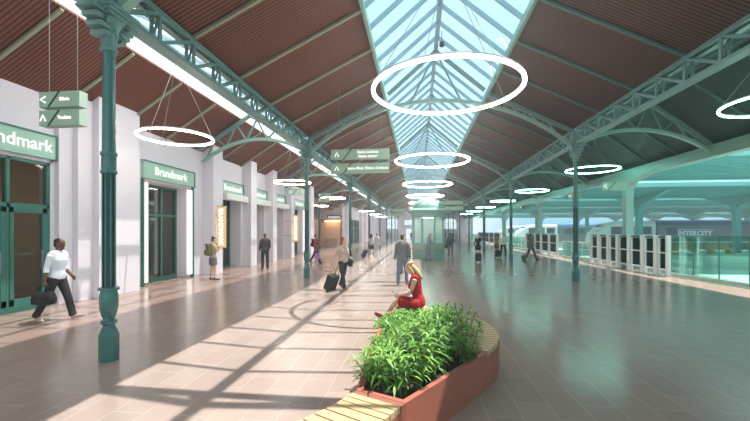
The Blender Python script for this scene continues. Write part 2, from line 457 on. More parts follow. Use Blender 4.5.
ska = [(SKL+.13, 0, SKZ+0.02), (XN, 0, RIDGE-0.06)]; skb = [(XN, 0, RIDGE-0.06), (SKR-.13, 0, SKZ+0.02)]
webs = []
xs = [XL+0.7, XL+1.35, XL+2.05, XL+2.75]
for sgn in (0, 1):
    mir = (lambda x: x) if not sgn else (lambda x: 2*XN-x)
    up = upl if not sgn else upr
    for i, x in enumerate(xs[:-1]):
        xm = (x+xs[i+1])/2
        webs.append(((mir(x), 0, at_x(low, mir(x))), (mir(xm), 0, at_x(up, mir(xm)))))
        webs.append(((mir(xm), 0, at_x(up, mir(xm))), (mir(xs[i+1]), 0, at_x(low, mir(xs[i+1])))))
    xe = mir(SKL)
    webs.append(((xe, 0, SKZ-0.12), (mir(xs[-1]), 0, at_x(low, mir(xs[-1])))))
    webs.append(((XN, 0, RIDGE-0.1), (mir(XN-1.0), 0, at_x(low, mir(XN-1.0)))))
nt0 = truss('nave_truss', 'x', low, [upl, upr, ska, skb], webs, 'arched trusses over the nave', M['teal_light'], M['teal'], M['teal'])
lowa = arc(WX+0.3, 4.9, XL-0.12, 5.25, 0.72, 20)
upa = [(WX+0.1, 0, AZL-(AXL-WX-0.1)*0.62-0.1), (AXL, 0, AZL-0.12), (XL-0.15, 0, VZ-0.06)]
def zig(low, up, xs):
    w = []
    for i in range(len(xs)-1):
        f, g = (low, up) if i % 2 == 0 else (up, low)
        w.append(((xs[i], 0, at_x(f, xs[i])), (xs[i+1], 0, at_x(g, xs[i+1]))))
    return w
wa = zig(lowa, upa, [WX+0.45+ (XL-WX-0.8)*i/9 for i in range(10)])
at0 = truss('aisle_truss', 'x', lowa, [upa[:2], upa[1:]], wa, 'arched trusses over the side aisles', M['teal_light'], M['teal'], M['teal'])
lowr = arc(XR+0.12, 5.25, XE, 4.75, 0.72, 20)
upr_ = [(XR+0.15, 0, 5.66), (AXR, 0, AZR-0.12), (XE, 0, 5.0)]
wr = zig(lowr, upr_, [XR+0.35+(XE-XR-0.8)*i/9 for i in range(10)])
rt0 = truss('aisle_truss', 'x', lowr, [upr_[:2], upr_[1:]], wr, 'arched trusses over the side aisles', M['teal_light'], M['teal'], M['teal'])
for k, y in enumerate(LIN):
    for o, s in ((nt0, 'teal arched truss spanning the nave at the %s pair of columns'),
                 (at0, 'teal arched truss over the shop-side aisle at the %s column'),
                 (rt0, 'teal arched truss over the platform-side aisle at the %s column')):
        lab = s % line_word(k)
        if k == 0: o.location = (0, y, 0); o['label'] = lab
        else: dup(o, (0, y, 0), label=lab)
# ---- cast iron columns
def column(far=False):
    t = thing('cast_iron_column', 'x', 'column', (0, 0, 0), 0, 'cast iron columns of the hall')
    MB().lathe([(.138, 0), (.138, .385), (.13, .40), (.075, .53)], 8).build('plinth', M['teal_col'], t)
    MB().lathe([(.075, .52), (.085, .545), (.108, .55), (.108, .595), (.085, .60), (.075, .63)], 24).build('ring_moulding', M['teal_col'], t, True)
    MB().lathe([(.072, .62), (.098, .68), (.118, .78), (.124, .88), (.118, .98), (.106, 1.03), (.108, 1.04), (.138, 1.05), (.138, 1.08), (.1, 1.095)], 28).build('baluster', M['teal_col'], t, True)
    MB().lathe([(.074, 1.09), (.074, 2.80)], 20).build('fluted_shaft', M['flute'], t, True)
    for k in range(0 if far else 8):
        a = 2*PI*(k+.3)/8
        MB().tube([(.082*math.cos(a), .082*math.sin(a), 1.09), (.082*math.cos(a), .082*math.sin(a), 2.8)], .011, 6).build('fillet', M['teal_col'], t, True)
    MB().lathe([(.09, 2.78), (.108, 2.79), (.108, 2.83), (.092, 2.85), (.096, 2.87), (.096, 3.02), (.092, 3.04), (.108, 3.06), (.108, 3.1), (.088, 3.12)], 24).build('collar', M['teal_col'], t, True)
    MB().lathe([(.088, 3.1), (.08, 4.66)], 24).build('shaft', M['teal_col'], t, True)
    capm = MB().lathe([(.082, 4.6), (.115, 4.61), (.115, 4.65), (.088, 4.67), (.1, 4.78), (.13, 4.92), (.2, 5.05), (.215, 5.08)], 24)
    cap = None if far else capm.build('capital', M['teal'], t, True)
    for k in range(8):
        a = 2*PI*k/8 + PI/8
        for (z0, ln, out, wd) in ((4.68, .2, .055, .06), (4.84, .22, .075, .075)):
            b = MB(); n = 6; vs = []
            ak = a + (PI/8 if z0 > 4.7 else 0)
            for i in range(n+1):
                f = i/n
                r = .105 + (.04 if z0 > 4.7 else 0.0) + out*f**1.5*1.3; z = z0 + ln*math.sin(f*PI*.62)/math.sin(PI*.5)
                w = wd*(math.sin(PI*(.2+.8*f))+.12)
                for s_ in (-1, 0, 1):
                    rr = r - .012*abs(s_)
                    tx, ty = -math.sin(ak), math.cos(ak)
                    vs.append((rr*math.cos(ak)+tx*s_*w/2, rr*math.sin(ak)+ty*s_*w/2, z))
            m_ = len(vs)
            vs2 = [(v[0]*.86, v[1]*.86, v[2]) for v in vs]
            fs = []
            for i in range(n):
                for j in range(2):
                    q = 3*i+j; fs.append((q, q+1, q+4, q+3)); fs.append((m_+q, m_+q+3, m_+q+4, m_+q+1))
            for i in range(n):
                fs.append((3*i, 3*i+3, m_+3*i+3, m_+3*i)); fs.append((3*i+2, m_+3*i+2, m_+3*i+5, 3*i+5))
            fs += [(0, m_, m_+1, 1), (1, m_+1, m_+2, 2), (3*n, 3*n+1, m_+3*n+1, m_+3*n), (3*n+1, 3*n+2, m_+3*n+2, m_+3*n+1)]
            (capm if far else b).add(vs+vs2, fs)
            if not far: b.build('acanthus_leaf', M['teal'], cap, True, 60)
    for k in range(4):
        a = PI/2*k + PI/4; c = Vector((math.cos(a), math.sin(a), 0)); tn = Vector((-math.sin(a), math.cos(a), 0))
        pts = []
        for i in range(16):
            th = i/15*PI*2.6; rr = .062*(1-i/22)
            pts.append(c*(.205+rr*math.sin(th)) + Vector((0, 0, 5.0+rr*math.cos(th))))
        (capm if far else MB()).sweep(pts, .07, .022, tn)
        if not far: MB().sweep(pts, .07, .022, tn).build('volute', M['teal'], cap)
    if far: capm.build('capital', M['teal'], t, True)
    b = MB().box((-.21, -.21, 5.07), (.21, .21, 5.12)).box((-.25, -.25, 5.12), (.25, .25, 5.16)).box((-.28, -.28, 5.16), (.28, .28, 5.2))
    b.build('abacus', M['teal'], t)
    for s in (-1, 1):
        b = MB()
        for i in range(4):
            b.box((-.12, s*(.1+.0), 4.78+.1*i), (.12, s*(.2+.07*i), 4.85+.1*i))
        b.build('stepped_bracket', M['teal'], t)
    MB().box((-.17, -.17, 5.2), (.17, .17, 5.7)).build('head_block', M['teal'], t)
    return t
col0 = column(); colf = column(True)
firstf = True
first = True
for k, y in enumerate(LIN):
    for X, s in ((XL, 'teal cast iron column, %s along the shop-side row, under the lattice girder'), (XR, 'teal cast iron column, %s along the platform-side row, under the lattice girder')):
        if k == 0 and X == XR: continue
        lab = s % line_word(k)
        if first: col0.location = (X, y, 0); col0['label'] = lab; first = False
        elif k < 4: dup(col0, (X, y, 0), label=lab)
        elif firstf: colf.location = (X, y, 0); colf['label'] = lab; firstf = False
        else: dup(colf, (X, y, 0), label=lab)
dup(col0, (WX+.05, Y0+3*BAY, 0), label='teal cast iron column at the open side hall beyond the shops')
# ---- outer beam and square columns towards the platforms
bm_ = thing('eave_beam', 'pale teal steel beam along the eave above the ticket gates', 'beam', (0, 0, 0))
MB().box((XE-.2, YB, 4.64), (XE+.2, 108, 5.08)).build('beam', M['teal_light'], bm_)
QY = [6.6, 20.6, 34.6, 48.6, 62.6, 76.6]
for i, y in enumerate(QY):
    q = thing('square_column', 'pale teal square steel column under the eave beam, %s along from the nearest' % line_word(i), 'column', (XE, y, 0), 0, 'square columns under the eave beam')
    MB().box((-.18, -.18, 0), (.18, .18, 4.3)).build('shaft', M['teal_light'], q)
    b = MB(); vs = []
    prof = [(-.18, 4.05), (.18, 4.05), (.3, 4.25), (.6, 4.42), (1.9, 4.64), (-1.9, 4.64), (-.6, 4.42), (-.3, 4.25)]
    n = len(prof)
    vs = [(-.2, p[0], p[1]) for p in prof] + [(.2, p[0], p[1]) for p in prof]
    b.add(vs, [tuple(range(n)), tuple(range(n, 2*n))[::-1]] + [(i_, (i_+1) % n, n+(i_+1) % n, n+i_) for i_ in range(n)])
    b.build('haunch', M['teal_light'], q)
    MB().box((-.22, -.22, 0), (.22, .22, .12)).build('foot', M['teal_deep'], q)
# ================================================================ shop wall
PX = -9.0
SHOPS = [(5.55, 8.62), (11.7, 14.62), (16.8, 19.0), (19.95, 22.1), (22.95, 25.4), (26.8, 30.2)]
WALL_END = 31.3
WTOP = 5.43
DOORTOP = 3.78
segs = []; y = YB
for a, b in SHOPS: segs.append((y, a)); y = b
segs.append((y, WALL_END))
b = MB()
for a, c in segs: b.box((WX-.4, a, 0), (WX, c, WTOP))
for a, c in SHOPS: b.box((WX-.4, a, DOORTOP-.02), (WX, c, WTOP))
b.box((WX-.4, 46, 0), (WX, 48.2, 6.1)).box((WX-.4, 59, 0), (WX, YE, 6.1)).box((WX-.4, 48.2, 3.6), (WX, 59, 6.1))
wl = struct(b.build('wall_left', M['wall']))
def pil(y0, y1, x=PX, top=5.75):
    MB().box((WX-.02, y0, 0), (x, y1, top)).build('pilaster', M['wall'], wl, bevel=.01)
pil(8.66, 9.05, -9.36, 5.5); pil(9.05, 9.5, -9.2, 5.6); pil(9.5, 11.05, PX, 5.78)
pil(15.4, 16.2); pil(19.12, 19.85); pil(22.2, 22.85); pil(25.55, 26.2); pil(30.4, 31.3); pil(3.2, 5.0); pil(47.3, 48.1); pil(59.3, 60.3); pil(64, 64.8); pil(74, 74.8)
# shop interiors behind the glazing
struct(bx((WX-6.2, YB, 0), (WX-6, WALL_END, 4.5)).build('wall_back', M['interior']))
struct(bx((WX-6.0, YB, 4.2), (WX-.4, WALL_END, 4.35)).build('ceiling', M['interior_pale']))
for i, yy in enumerate((9.9, 15.7, 19.45, 22.5, 25.9, 31.1)):
    struct(bx((WX-6.0, yy-.08, 0), (WX-.4, yy+.08, 4.2)).build('wall_shop', M['interior_pale']))
def shop(i, a, b, rec, lightstrips, label, tcol='shopframe', mull=3, hood=False, transom=2.55, name='shopfront', letters='Brandmark'):
    t = thing(name, label, 'shop front', (WX, a, 0), 0, 'shop fronts along the lavender wall')
    w = b-a
    def P(n, mb, m, par=t): return mb.build(n, m, par)
    # fascia
    f = P('fascia', MB().box((0.003, 0, DOORTOP), (.12, w, 4.38)), M['shopsign'])
    text(letters, .42, M['letter'], f, (.125, w/2 if i else w-1.06, (DOORTOP+4.38)/2), (R(90), 0, R(90)), 'lettering', .005, .008)
    P('fascia_trim', MB().box((.003, 0, 4.36), (.15, w, 4.40)).box((.003, w-.03, DOORTOP-.02), (.14, w+.02, 4.38)), M['shopframe'])
    if hood: P('hood', MB().box((0.003, -.02, DOORTOP-.32), (.4, w+.02, DOORTOP)), M['sill'])
    top = DOORTOP-.02
    xr = -rec
    fr = tcol
    # recess cheeks and glazing
    P('reveal', MB().box((xr, w-.06, 0), (0.0, w-.004, top)).box((xr, .004, 0), (0.0, .06, top)).box((xr, .004, top-.06), (0, w-.004, top-.004)), M['wall'])
    if lightstrips:
        for yy in (.06, w-.30):
            P('light_panel', MB().box((-.04, yy, .12), (.05, yy+.24, top-.12)), M['lightpanel'])
        P('corner_frame', MB().box((-.04, w-.06, 0), (.1, w-.004, top)), M['shopframe'])
        P('corner_frame', MB().box((-.04, .004, 0), (.1, .06, top)), M['shopframe'])
    g0, g1 = .06, w-.06
    P('glass', MB().box((xr+.03, g0, .06), (xr+.045, g1, top-.06)), M['shopglass'])
    b_ = .07
    for yy in [g0 + (g1-g0)*k/mull for k in range(mull+1)]:
        y0 = min(max(yy-b_/2, g0), g1-b_)
        P('mullion', MB().box((xr-.02, y0, 0), (xr+.1, y0+b_, top-.05)), M[fr])
    P('sill', MB().box((xr-.03, g0, 0), (xr+.11, g1, .14)), M[fr])
    P('transom', MB().box((xr-.02, g0, transom-.05), (xr+.1, g1, transom+.05)), M[fr])
    P('head', MB().box((xr-.02, g0, top-.14), (xr+.1, g1, top-.05)), M[fr])
    return t
s1 = shop(0, *SHOPS[0], .12, False, 'first lavender-wall shop with teal glazed double doors under a green fascia', mull=3)
# its double door leaves
w = SHOPS[0][1]-SHOPS[0][0]
for k in range(3):
    y0 = .1 + (w-.2)*k/3; y1 = .1 + (w-.2)*(k+1)/3
    d = MB().box((-.1, y0+.03, .02), (-.02, y0+.14, 2.5)).box((-.1, y1-.14, .02), (-.02, y1-.03, 2.5)).box((-.1, y0+.03, 2.38), (-.02, y1-.03, 2.5)).box((-.1, y0+.03, .02), (-.02, y1-.03, .3)).build('door_leaf', M['shopframe'], s1)
    MB().box((-.02, y1-.2, .95), (.03, y1-.17, 1.45)).build('handle', M['chrome'], d)
shop(1, *SHOPS[1], .75, True, 'shop front with tall white light strips either side of its recessed glazing', mull=3)
shop(2, *SHOPS[2], .7, False, 'shop front behind the woman with the backpack and the first lit blade sign', hood=True, mull=3)
shop(3, *SHOPS[3], .7, False, 'shop front the man in the dark suit is facing', hood=True, mull=3)
shop(4, *SHOPS[4], .7, False, 'shop front just past the man in the dark suit', hood=True, mull=3)
shop(5, *SHOPS[5], .7, True, 'last shop front of the lavender wall, beside the second lit blade sign', mull=3)
# shop things inside seen through the glass: lit ceiling strips
for i, (a, b) in enumerate(SHOPS):
    o = bx((WX-3.2, a+.6, 4.1), (WX-3.0, b-.6, 4.18)).build('ceiling_light', M['warmlamp'])
    tag(o, 'warm strip light on the ceiling inside %s' % ('the teal-doored shop', 'the shop with white light strips', 'the third shop', 'the fourth shop', 'the fifth shop', 'the last shop')[i], 'ceiling light', 'strip lights inside the shops')
# lit blade signs
def blade(x, y, lab):
    t = thing('blade_sign', lab, 'sign', (x, y, 0), 0, 'lit blade signs on the shop wall')
    c = MB().box((-.18, -.07, 1.2), (.18, .07, 3.02)).build('light_box', M['warmbox'], t)
    MB().box((-.21, -.08, 1.17), (.21, .08, 1.2)).box((-.21, -.08, 3.02), (.21, .08, 3.05)).build('frame', M['chrome'], t)
    for z in (1.6, 2.6): MB().box((-.62+(0 if x < -8.9 else -.3), -.02, z), (-.2, .02, z+.04)).build('bracket', M['chrome'], t)
    text('BRANDMARK', .27, M['warmletter'], c, (0, -.085, 2.11), (R(90), R(90), 0), 'lettering', .012, .006)
blade(-8.72, 15.6, 'warm lit vertical blade sign beside the woman with the backpack')
blade(-8.5, 25.0, 'warm lit vertical blade sign beyond the man in the dark suit')
# ---------------------------------------------------------------- side hall with the wood-clad shop
struct(bx((-26, 46, 0), (WX-.3, 46.3, 6)).build('wall_hall', M['wall']))
struct(bx((-26, 31.0, 0), (WX-.4, 31.3, 5.6)).build('wall_hall', M['wall']))
struct(bx((-26.2, 31, 0), (-26, 46.3, 6)).build('wall_hall', M['wall']))
k = thing('clad_shop', 'low shop box clad in pinkish wood boards with a warm lit front', 'shop', (-11.6, 33.0, 0))
b = MB()
for i in range(8): b.box((-3.4, 0, .06+.4*i), (0, 9.6, .42+.4*i))
b.build('cladding', M['woodclad'], k)
MB().box((-3.5, -.05, 3.24), (.08, 12.9, 3.4)).build('roof', M['terracotta_d'], k)
MB().box((-3.4, 9.6, 0), (-3.3, 12.8, 3.24)).box((-3.4, 9.6, .0), (0, 9.7, 3.24)).build('inner_wall', M['woodclad'], k)
MB().box((.0, 9.6, 0), (.12, 9.8, 3.24)).box((1.9, 12.6, 0), (2.05, 12.8, 3.24)).build('front_frame', M['terracotta_d'], k)
MB().box((-2.9, 12.7, 0), (1.95, 12.85, 3.2)).build('lit_back_wall', mat('warm_shop_wall', (240, 200, 168), .6, var=.2, scale=1.5), k)
MB().box((.0, 12.0, 3.1), (1.9, 12.6, 3.2)).build('ceiling_lamp', M['hallamp'], k)
MB().box((.1, 11.4, 0), (1.7, 11.9, 1.0)).build('counter', M['woodclad'], k)
sg = bx((-.95, -.06, 0), (.95, .06, .42)).build('shop_sign', M['signdark']); sg.location = (-10.5, 45.75, 3.5)
tag(sg, 'dark shop sign with white lettering over the wood-clad shop', 'sign')
text('Brandmark', .34, M['letter'], sg, (0, -.065, .2), (R(90), 0, 0), 'lettering', .008)
gd = thing('glass_doors', 'dark green framed glass doors in the wall past the wood-clad shop', 'door', (WX+.03, 48.2, 0))
MB().box((-.12, 0, .05), (-.1, 10.75, 3.55)).build('glass', M['shopglass'], gd)
for yy in (0.02, 2.6, 5.2, 7.9, 10.6): MB().box((-.15, yy, 0), (0, yy+.16, 3.55)).build('mullion', M['shopframe'], gd)
for z in (0, 2.3, 3.4): MB().box((-.15, 0.02, z), (0, 10.76, z+.12)).build('rail', M['shopframe'], gd)
struct(bx((WX-3, 47.5, 0), (WX-2.8, 60, 4)).build('wall_back', M['interior_pale']))
tr = thing('lattice_girder', 'teal lattice girder across the mouth of the side hall', 'girder', (-17, 44.0, 0))
MB().box((0, -.1, 4.75), (7.4, .1, 4.87)).build('lower_chord', M['teal'], tr); MB().box((0, -.1, 5.4), (7.4, .1, 5.52)).build('upper_chord', M['teal'], tr)
for i in range(12):
    x = 7.4*i/12
    MB().bar((x, 0, 4.85), (x+.6, 0, 5.42), .06, .06, (0, 1, 0)).build('brace', M['teal'], tr)
    MB().box((x+.58, -.03, 4.85), (x+.64, .03, 5.42)).build('post', M['teal'], tr)
# ================================================================ end wall
def arch_pts(x0, x1, z0, z1, n=12):
    r = (x1-x0)/2; rise = .55
    pts = [(x0, z0), (x1, z0)]
    for i in range(n+1):
        a = PI*i/n; pts.append(((x0+x1)/2+r*math.cos(a), z1-rise+rise*math.sin(a)))
    return pts
b = MB()
OP = [(-7.6, -4.6, 2.35, 4.9), (-3.2, -1.4, 3.35, 4.6), (-2.8, -1.6, 0, 2.6), (6.0, 9.0, 2.35, 4.9)]
b.box((WX, YE, 0), (-7.6, YE+.4, 9.4)).box((-7.6, YE, 0), (-4.6, YE+.4, 2.35)).box((-7.6, YE, 4.9), (-4.6, YE+.4, 9.4))
b.box((-4.6, YE, 0), (-3.2, YE+.4, 9.4)).box((-3.2, YE, 4.6), (-1.4, YE+.4, 9.4)).box((-3.2, YE, 2.6), (-1.4, YE+.4, 3.35)).box((-3.2, YE, 0), (-2.8, YE+.4, 2.6)).box((-1.6, YE, 0), (-1.4, YE+.4, 2.6))
b.box((-1.4, YE, 0), (6.0, YE+.4, 9.4)).box((6, YE, 0), (9, YE+.4, 2.35)).box((6, YE, 4.9), (9, YE+.4, 9.4)).box((9, YE, 0), (12.2, YE+.4, 9.4))
struct(b.build('wall_end', M['endwall']))
for n_, (x0, x1, z0, z1) in enumerate(OP):
    w_ = window('window_%d' % (n_+4)) if n_ != 2 else struct(bpy.data.objects.new('door_1', None))
    if n_ == 2: COL.objects.link(w_)
    w_.location = (0, YE, 0)
    MB().box((x0, .15, z0), (x1, .17, z1)).build('glass', M['skyglass'], w_)
    nv = 4 if n_ in (0, 3) else 2
    for i in range(nv+1):
        x = x0+(x1-x0)*i/nv; MB().box((x-.05, .1, z0), (x+.05, .22, z1)).build('mullion', M['white'], w_)
    for z in (z0, (z0+z1)/2, z1-.1): MB().box((x0, .1, z), (x1, .22, z+.1)).build('crossbar', M['white'], w_)
    if n_ in (0, 3):
        for s in (0, 1):   # arched corners
            p = [(x0, z1-.6)] + [(x0+(x1-x0)/2*(1-math.cos(PI/2*i/8)), z1-.6+.6*math.sin(PI/2*i/8)) for i in range(9)] + [(x0, z1)]
            if s: p = [(x0+x1-q[0], q[1]) for q in p]
            n = len(p); vs = [(q[0], -.01, q[1]) for q in p] + [(q[0], .35, q[1]) for q in p]
            MB().add(vs, [tuple(range(n)), tuple(range(n, 2*n))] + [(i, (i+1) % n, n+(i+1) % n, n+i) for i in range(n)]).build('arch_corner', M['endwall'], w_)
# ================================================================ ring lamps
def ring(name, label, loc, r, tubew, mlamp, drop, group, nc=3, apex=True, hub=(0, 0)):
    t = thing(name, label, 'ring lamp', loc, 0, group)
    cir = [(r*math.cos(2*PI*i/72), r*math.sin(2*PI*i/72), 0) for i in range(72)]
    MB().tube(cir, tubew, 12, True).build('lamp_tube', mlamp, t, True)
    MB().sweep([(p[0], p[1], tubew*.95) for p in cir], .05, tubew*1.7, (0, 0, 1), True).build('housing', M['ringbody'], t)
    for i in range(nc):
        a = 2*PI*i/nc+.5
        end = (hub[0], hub[1], drop) if apex else (r*math.cos(a), r*math.sin(a), drop)
        MB().tube([(r*math.cos(a), r*math.sin(a), tubew), end], .008, 6).build('cable', M['cable'], t)
    if apex: MB().box((hub[0]-.08, hub[1]-.08, drop-.02), (hub[0]+.08, hub[1]+.08, drop+.1)).build('ceiling_mount', M['cable'], t)
    return t
for k in range(8):
    y = 9.9 + BAY*k
    ring('ring_lamp', 'large glowing ring lamp hanging in the nave, %s of its row below the skylight' % line_word(k), (XN+.04, y, 5.65), 1.93, .046, M['ring'], 3.4, 'ring lamps under the nave skylight', 4)
    if k < 7:
        if y < 30 or y > 48: ring('small_ring_lamp', 'small glowing ring lamp in the shop-side aisle, %s of its row' % line_word(k), (-6.92, y, 4.62), .98, .028, M['ring'], 2.2, 'ring lamps in the shop-side aisle', 3)
        ring('small_ring_lamp', 'small mint glowing ring lamp in the platform-side aisle, %s of its row' % line_word(k), (8.75, y, 5.02), 1.2, .027, M['ring_mint'], 1.75, 'ring lamps in the platform-side aisle', 3)
ring('small_ring_lamp', 'small glowing ring lamp in the side hall over the wood-clad shop', (-10.5, 38.5, 4.6), .95, .028, M['ring'], 1.0, None)
# ================================================================ hanging direction signs
def board_sign(name, label, loc, w, rows, gap=.08, h=.3, dep=.14, drop=2.0, ts=.13, mirror=False):
    t = thing(name, label, 'sign', loc, 0, 'hanging direction signs')
    for i, (arrow, lines) in enumerate(rows):
        z0 = (len(rows)-1-i)*(h+gap)
        b = MB().use(M['sign']).box((-w/2, 0, z0), (w/2, dep, z0+h)); b.use(M['signside']).box((w/2, 0, z0), (w/2+.012, dep, z0+h))
        o = b.build('board', None, t)
        xs = -w/2+w*.2
        vs = [(xs, -.004, z0), (xs+.05, -.004, z0), (xs+.05+h*.8, -.004, z0+h), (xs+h*.8, -.004, z0+h)]
        vs2 = [(v[0], .01, v[2]) for v in vs]
        MB().add(vs+vs2, [(0,1,2,3),(4,5,6,7),(0,1,5,4),(1,2,6,5),(2,3,7,6),(3,0,4,7)]).build('slash', M['signdark'], o)
        if arrow:
            c = Vector((-w/2+w*.1, -.006, z0+h/2)); s_ = h*.2
            if arrow == '<': pts = [(s_, s_), (-s_, 0), (s_, -s_)]
            else: pts = [(-s_, -s_), (0, s_), (s_, -s_)]
            MB().sweep([c+Vector((p[0], 0, p[1])) for p in pts], .012, h*.1, (0, 1, 0)).build('arrow', M['letter'], o)
        for j, ln in enumerate(lines):
            zz = z0+h/2+((len(lines)-1)/2-j)*ts*1.1
            text(ln, ts, M['letter'], o, (w*.14, -.006, zz), (R(90), 0, 0), 'lettering', .003, .004)
    top = len(rows)*(h+gap)-gap
    for x in (-w*.36, w*.36): MB().tube([(x, dep/2, top), (x, dep/2, drop)], .006, 6).build('cable', M['cable'], t)
    return t
board_sign('hanging_sign', 'hanging sage sign pointing to tickets and toilets above the first shop', (-6.92, 6.4, 3.98), .86, [('<', ['Bilete']), ('^', ['Toalete'])], .06, .3, .18, 2.9, .095)
board_sign('hanging_sign', 'two-board hanging sign in the nave naming the bus and taxi stops', (-1.94, 12.2, 3.86), 1.95, [('^', ['Statie autobuz', 'Statie taxiuri']), ('^', ['Iesire Blvd. Dinicu Golescu'])], .13, .34, .1, 4.1, .125)
board_sign('hanging_sign', 'small green hanging sign under the second shop-side ring lamp', (-7.0, 20.6, 4.0), .8, [('^', []), ], .08, .36, .12, 2.8, .1)
board_sign('hanging_sign', 'small green two-board hanging sign past the last shop', (-7.1, 27.4, 4.15), .85, [('<', []), ('^', [])], .06, .3, .12, 2.7, .1)
board_sign('hanging_sign', 'wide green hanging sign right of the kiosk dome', (2.8, 33.0, 3.75), 2.2, [('^', []), ('^', [])], .16, .34, .1, 4.4, .18)
board_sign('hanging_sign', 'wide green hanging sign left of the kiosk dome', (-2.6, 44.0, 3.75), 2.2, [('^', []), ('^', [])], .16, .34, .1, 4.4, .18)
board_sign('hanging_sign', 'mint platform sign hanging before the tall square column by the gates', (9.7, 19.6, 3.95), 1.05, [('<', [])], .08, .42, .1, 2.3, .16)
board_sign('hanging_sign', 'mint platform sign hanging past the tall square column by the gates', (10.1, 25.2, 3.98), .8, [('<', [])], .08, .42, .1, 1.8, .16)
board_sign('hanging_sign', 'mint platform sign hanging far along the gates', (10.1, 36.5, 3.98), 1.0, [('<', [])], .08, .42, .1, 1.8, .16)
cm = thing('ceiling_speaker', 'small dark loudspeaker hanging beneath the skylight ridge', 'loudspeaker', (XN+.15, 13.4, 8.62))
MB().tube([(0, 0, .1), (0, 0, .45)], .012, 6).build('rod', M['black'], cm); MB().lathe([(.03, 0.1), (.09, .06), (.1, -.06), (.05, -.1)], 14).build('horn', M['black'], cm, True)
# ================================================================ kiosk
kx, ky = .72, 27.0
K = thing('kiosk', 'round glazed kiosk with green base and domed roof on the nave axis', 'kiosk', (kx, ky, 0))
kg = mat('kiosk_green', (140, 186, 172), .5, var=.03, scale=2)
MB().lathe([(1.22, 0), (1.22, 1.02), (1.26, 1.03), (1.26, 1.09), (1.1, 1.1)], 8).build('base', kg, K)
MB().lathe([(1.3, .62), (1.36, .62), (1.36, .7), (1.3, .7)], 8).build('wooden_ledge', M['wood'], K)
MB().lathe([(1.1, 1.08), (1.1, 2.95)], 8).build('glass', M['kioskglass'], K)
for i in range(8):
    a = 2*PI*(i+.5)/8
    MB().box((-.05, -.05, 1.05), (.05, .05, 2.98), Matrix.Translation((1.12*math.cos(a), 1.12*math.sin(a), 0)) @ Matrix.Rotation(a, 4, 'Z')).build('post', M['teal_light'], K)
MB().lathe([(1.1, 2.9), (1.2, 2.93), (1.22, 3.12), (1.42, 3.28), (1.46, 3.4), (1.3, 3.5), (1.15, 3.54)], 32).build('cornice', kg, K, True)
MB().lathe([(1.14, 3.5)] + [(1.14*math.cos(a), 3.54+.75*math.sin(a)) for a in [PI/2*i/10 for i in range(1, 10)]] + [(.06, 4.3), (.05, 4.42), (.09, 4.47), (.02, 4.55)], 32).build('dome', mat('dome_pale', (176, 206, 194), .5, var=.04), K, True)
for i in range(8):
    a = 2*PI*i/8
    MB().sweep([(1.16*math.cos(b)*math.cos(a), 1.16*math.cos(b)*math.sin(a), 3.54+.76*math.sin(b)) for b in [PI/2*j/10*.95 for j in range(11)]], .05, .03).build('dome_rib', kg, K)
MB().lathe([(.3, 1.1), (.3, 1.7), (.25, 1.72)], 16).build('display_stand', M['white'], K)
MB().lathe([(.5, 2.86), (.5, 2.9)], 24).build('ceiling_lamp', emit('kiosk_fill_lamp', (240, 255, 248), 9.0), K)  # lamp added under the dome to brighten the kiosk inside
# ================================================================ gates and balustrade
GX = 10.5
def gate(i, y0, y1, lab, dark=True):
    t = thing('ticket_gate', lab, 'ticket gate', (GX, (y0+y1)/2, 0), 0, 'glass ticket gates towards the platforms')
    h = (y1-y0)/2-.09
    for s in (-1, 1):
        MB().box((-.06 if s > 0 else -.055, s*h-.06, 0), (.1, s*h+.06, 1.74)).build('post', M['white'], t)
    MB().box((-.02, -h+.08, 1.62), (.1, h-.08, 1.72)).build('header', M['teal_deep'], t)
    for s in (-1, 1):
        MB().box((.03, min(0, s*(h-.1))+.01, .12 if 0 else .3), (.05, max(0, s*(h-.1))-.01, 1.6)).build('glass_leaf', M['gateglass'], t)
    MB().box((.0, -h+.08, .96), (.08, h-.08, 1.02)).build('mid_rail', M['white'], t)
    MB().box((.0, -h+.08, .22), (.08, h-.08, .28)).build('bottom_rail', M['white'], t)
pxs = [590.5, 599, 608.5, 618, 629.5, 643, 656.5, 669]
ys = [along(GX, p) for p in pxs]
for i in range(7):
    gate(i, ys[i+1], ys[i], 'white-posted glass ticket gate by the tall square column, %s in from the balustrade' % line_word(6-i))
pxs2 = [526, 535, 541, 549, 557.5]
ys2 = [along(GX, p) for p in pxs2]
for i in range(4): gate(i, ys2[i+1], ys2[i], 'white-posted glass ticket gate behind the man in the grey suit, %s in its cluster' % line_word(3-i))
pxs3 = [478, 484, 489, 494, 500]
ys3 = [along(GX, p) for p in pxs3]
for i in range(4): gate(i, ys3[i+1], ys3[i], 'far white-posted glass ticket gate past the blonde woman in black, %s in its cluster' % line_word(3-i))
def fence(name, lab, pts, h, dx, mglass, mpost, cat, rail=True):
    t = thing(name, lab, cat, (0, 0, 0), 0)
    for (a, b) in zip(pts, pts[1:]):
        L = (Vector(b)-Vector(a)).length; n = max(1, round(L/dx))
        for i in range(n):
            p = Vector(a).lerp(Vector(b), i/n); q = Vector(a).lerp(Vector(b), (i+1)/n)
            d = (q-p).normalized()*.012
            MB().bar(p+d+Vector((0, 0, h/2+.03)), q-d+Vector((0, 0, h/2+.03)), h-.06, .02, (0, 0, 1)).build('glass_panel', mglass, t)
            MB().box((p.x-.015, p.y-.015, 0), (p.x+.015, p.y+.015, h)).build('post', mpost, t)
        if rail: MB().bar(Vector(a)+Vector((0, 0, h+.015)), Vector(b)+Vector((0, 0, h+.015)), .06, .03, (1, 0, 0)).build('handrail', mpost, t)
        MB().bar(Vector(a)+Vector((0, 0, .05)), Vector(b)+Vector((0, 0, .05)), .1, .1, (0, 0, 1)).build('kerb', M['conc'], t)
    return t
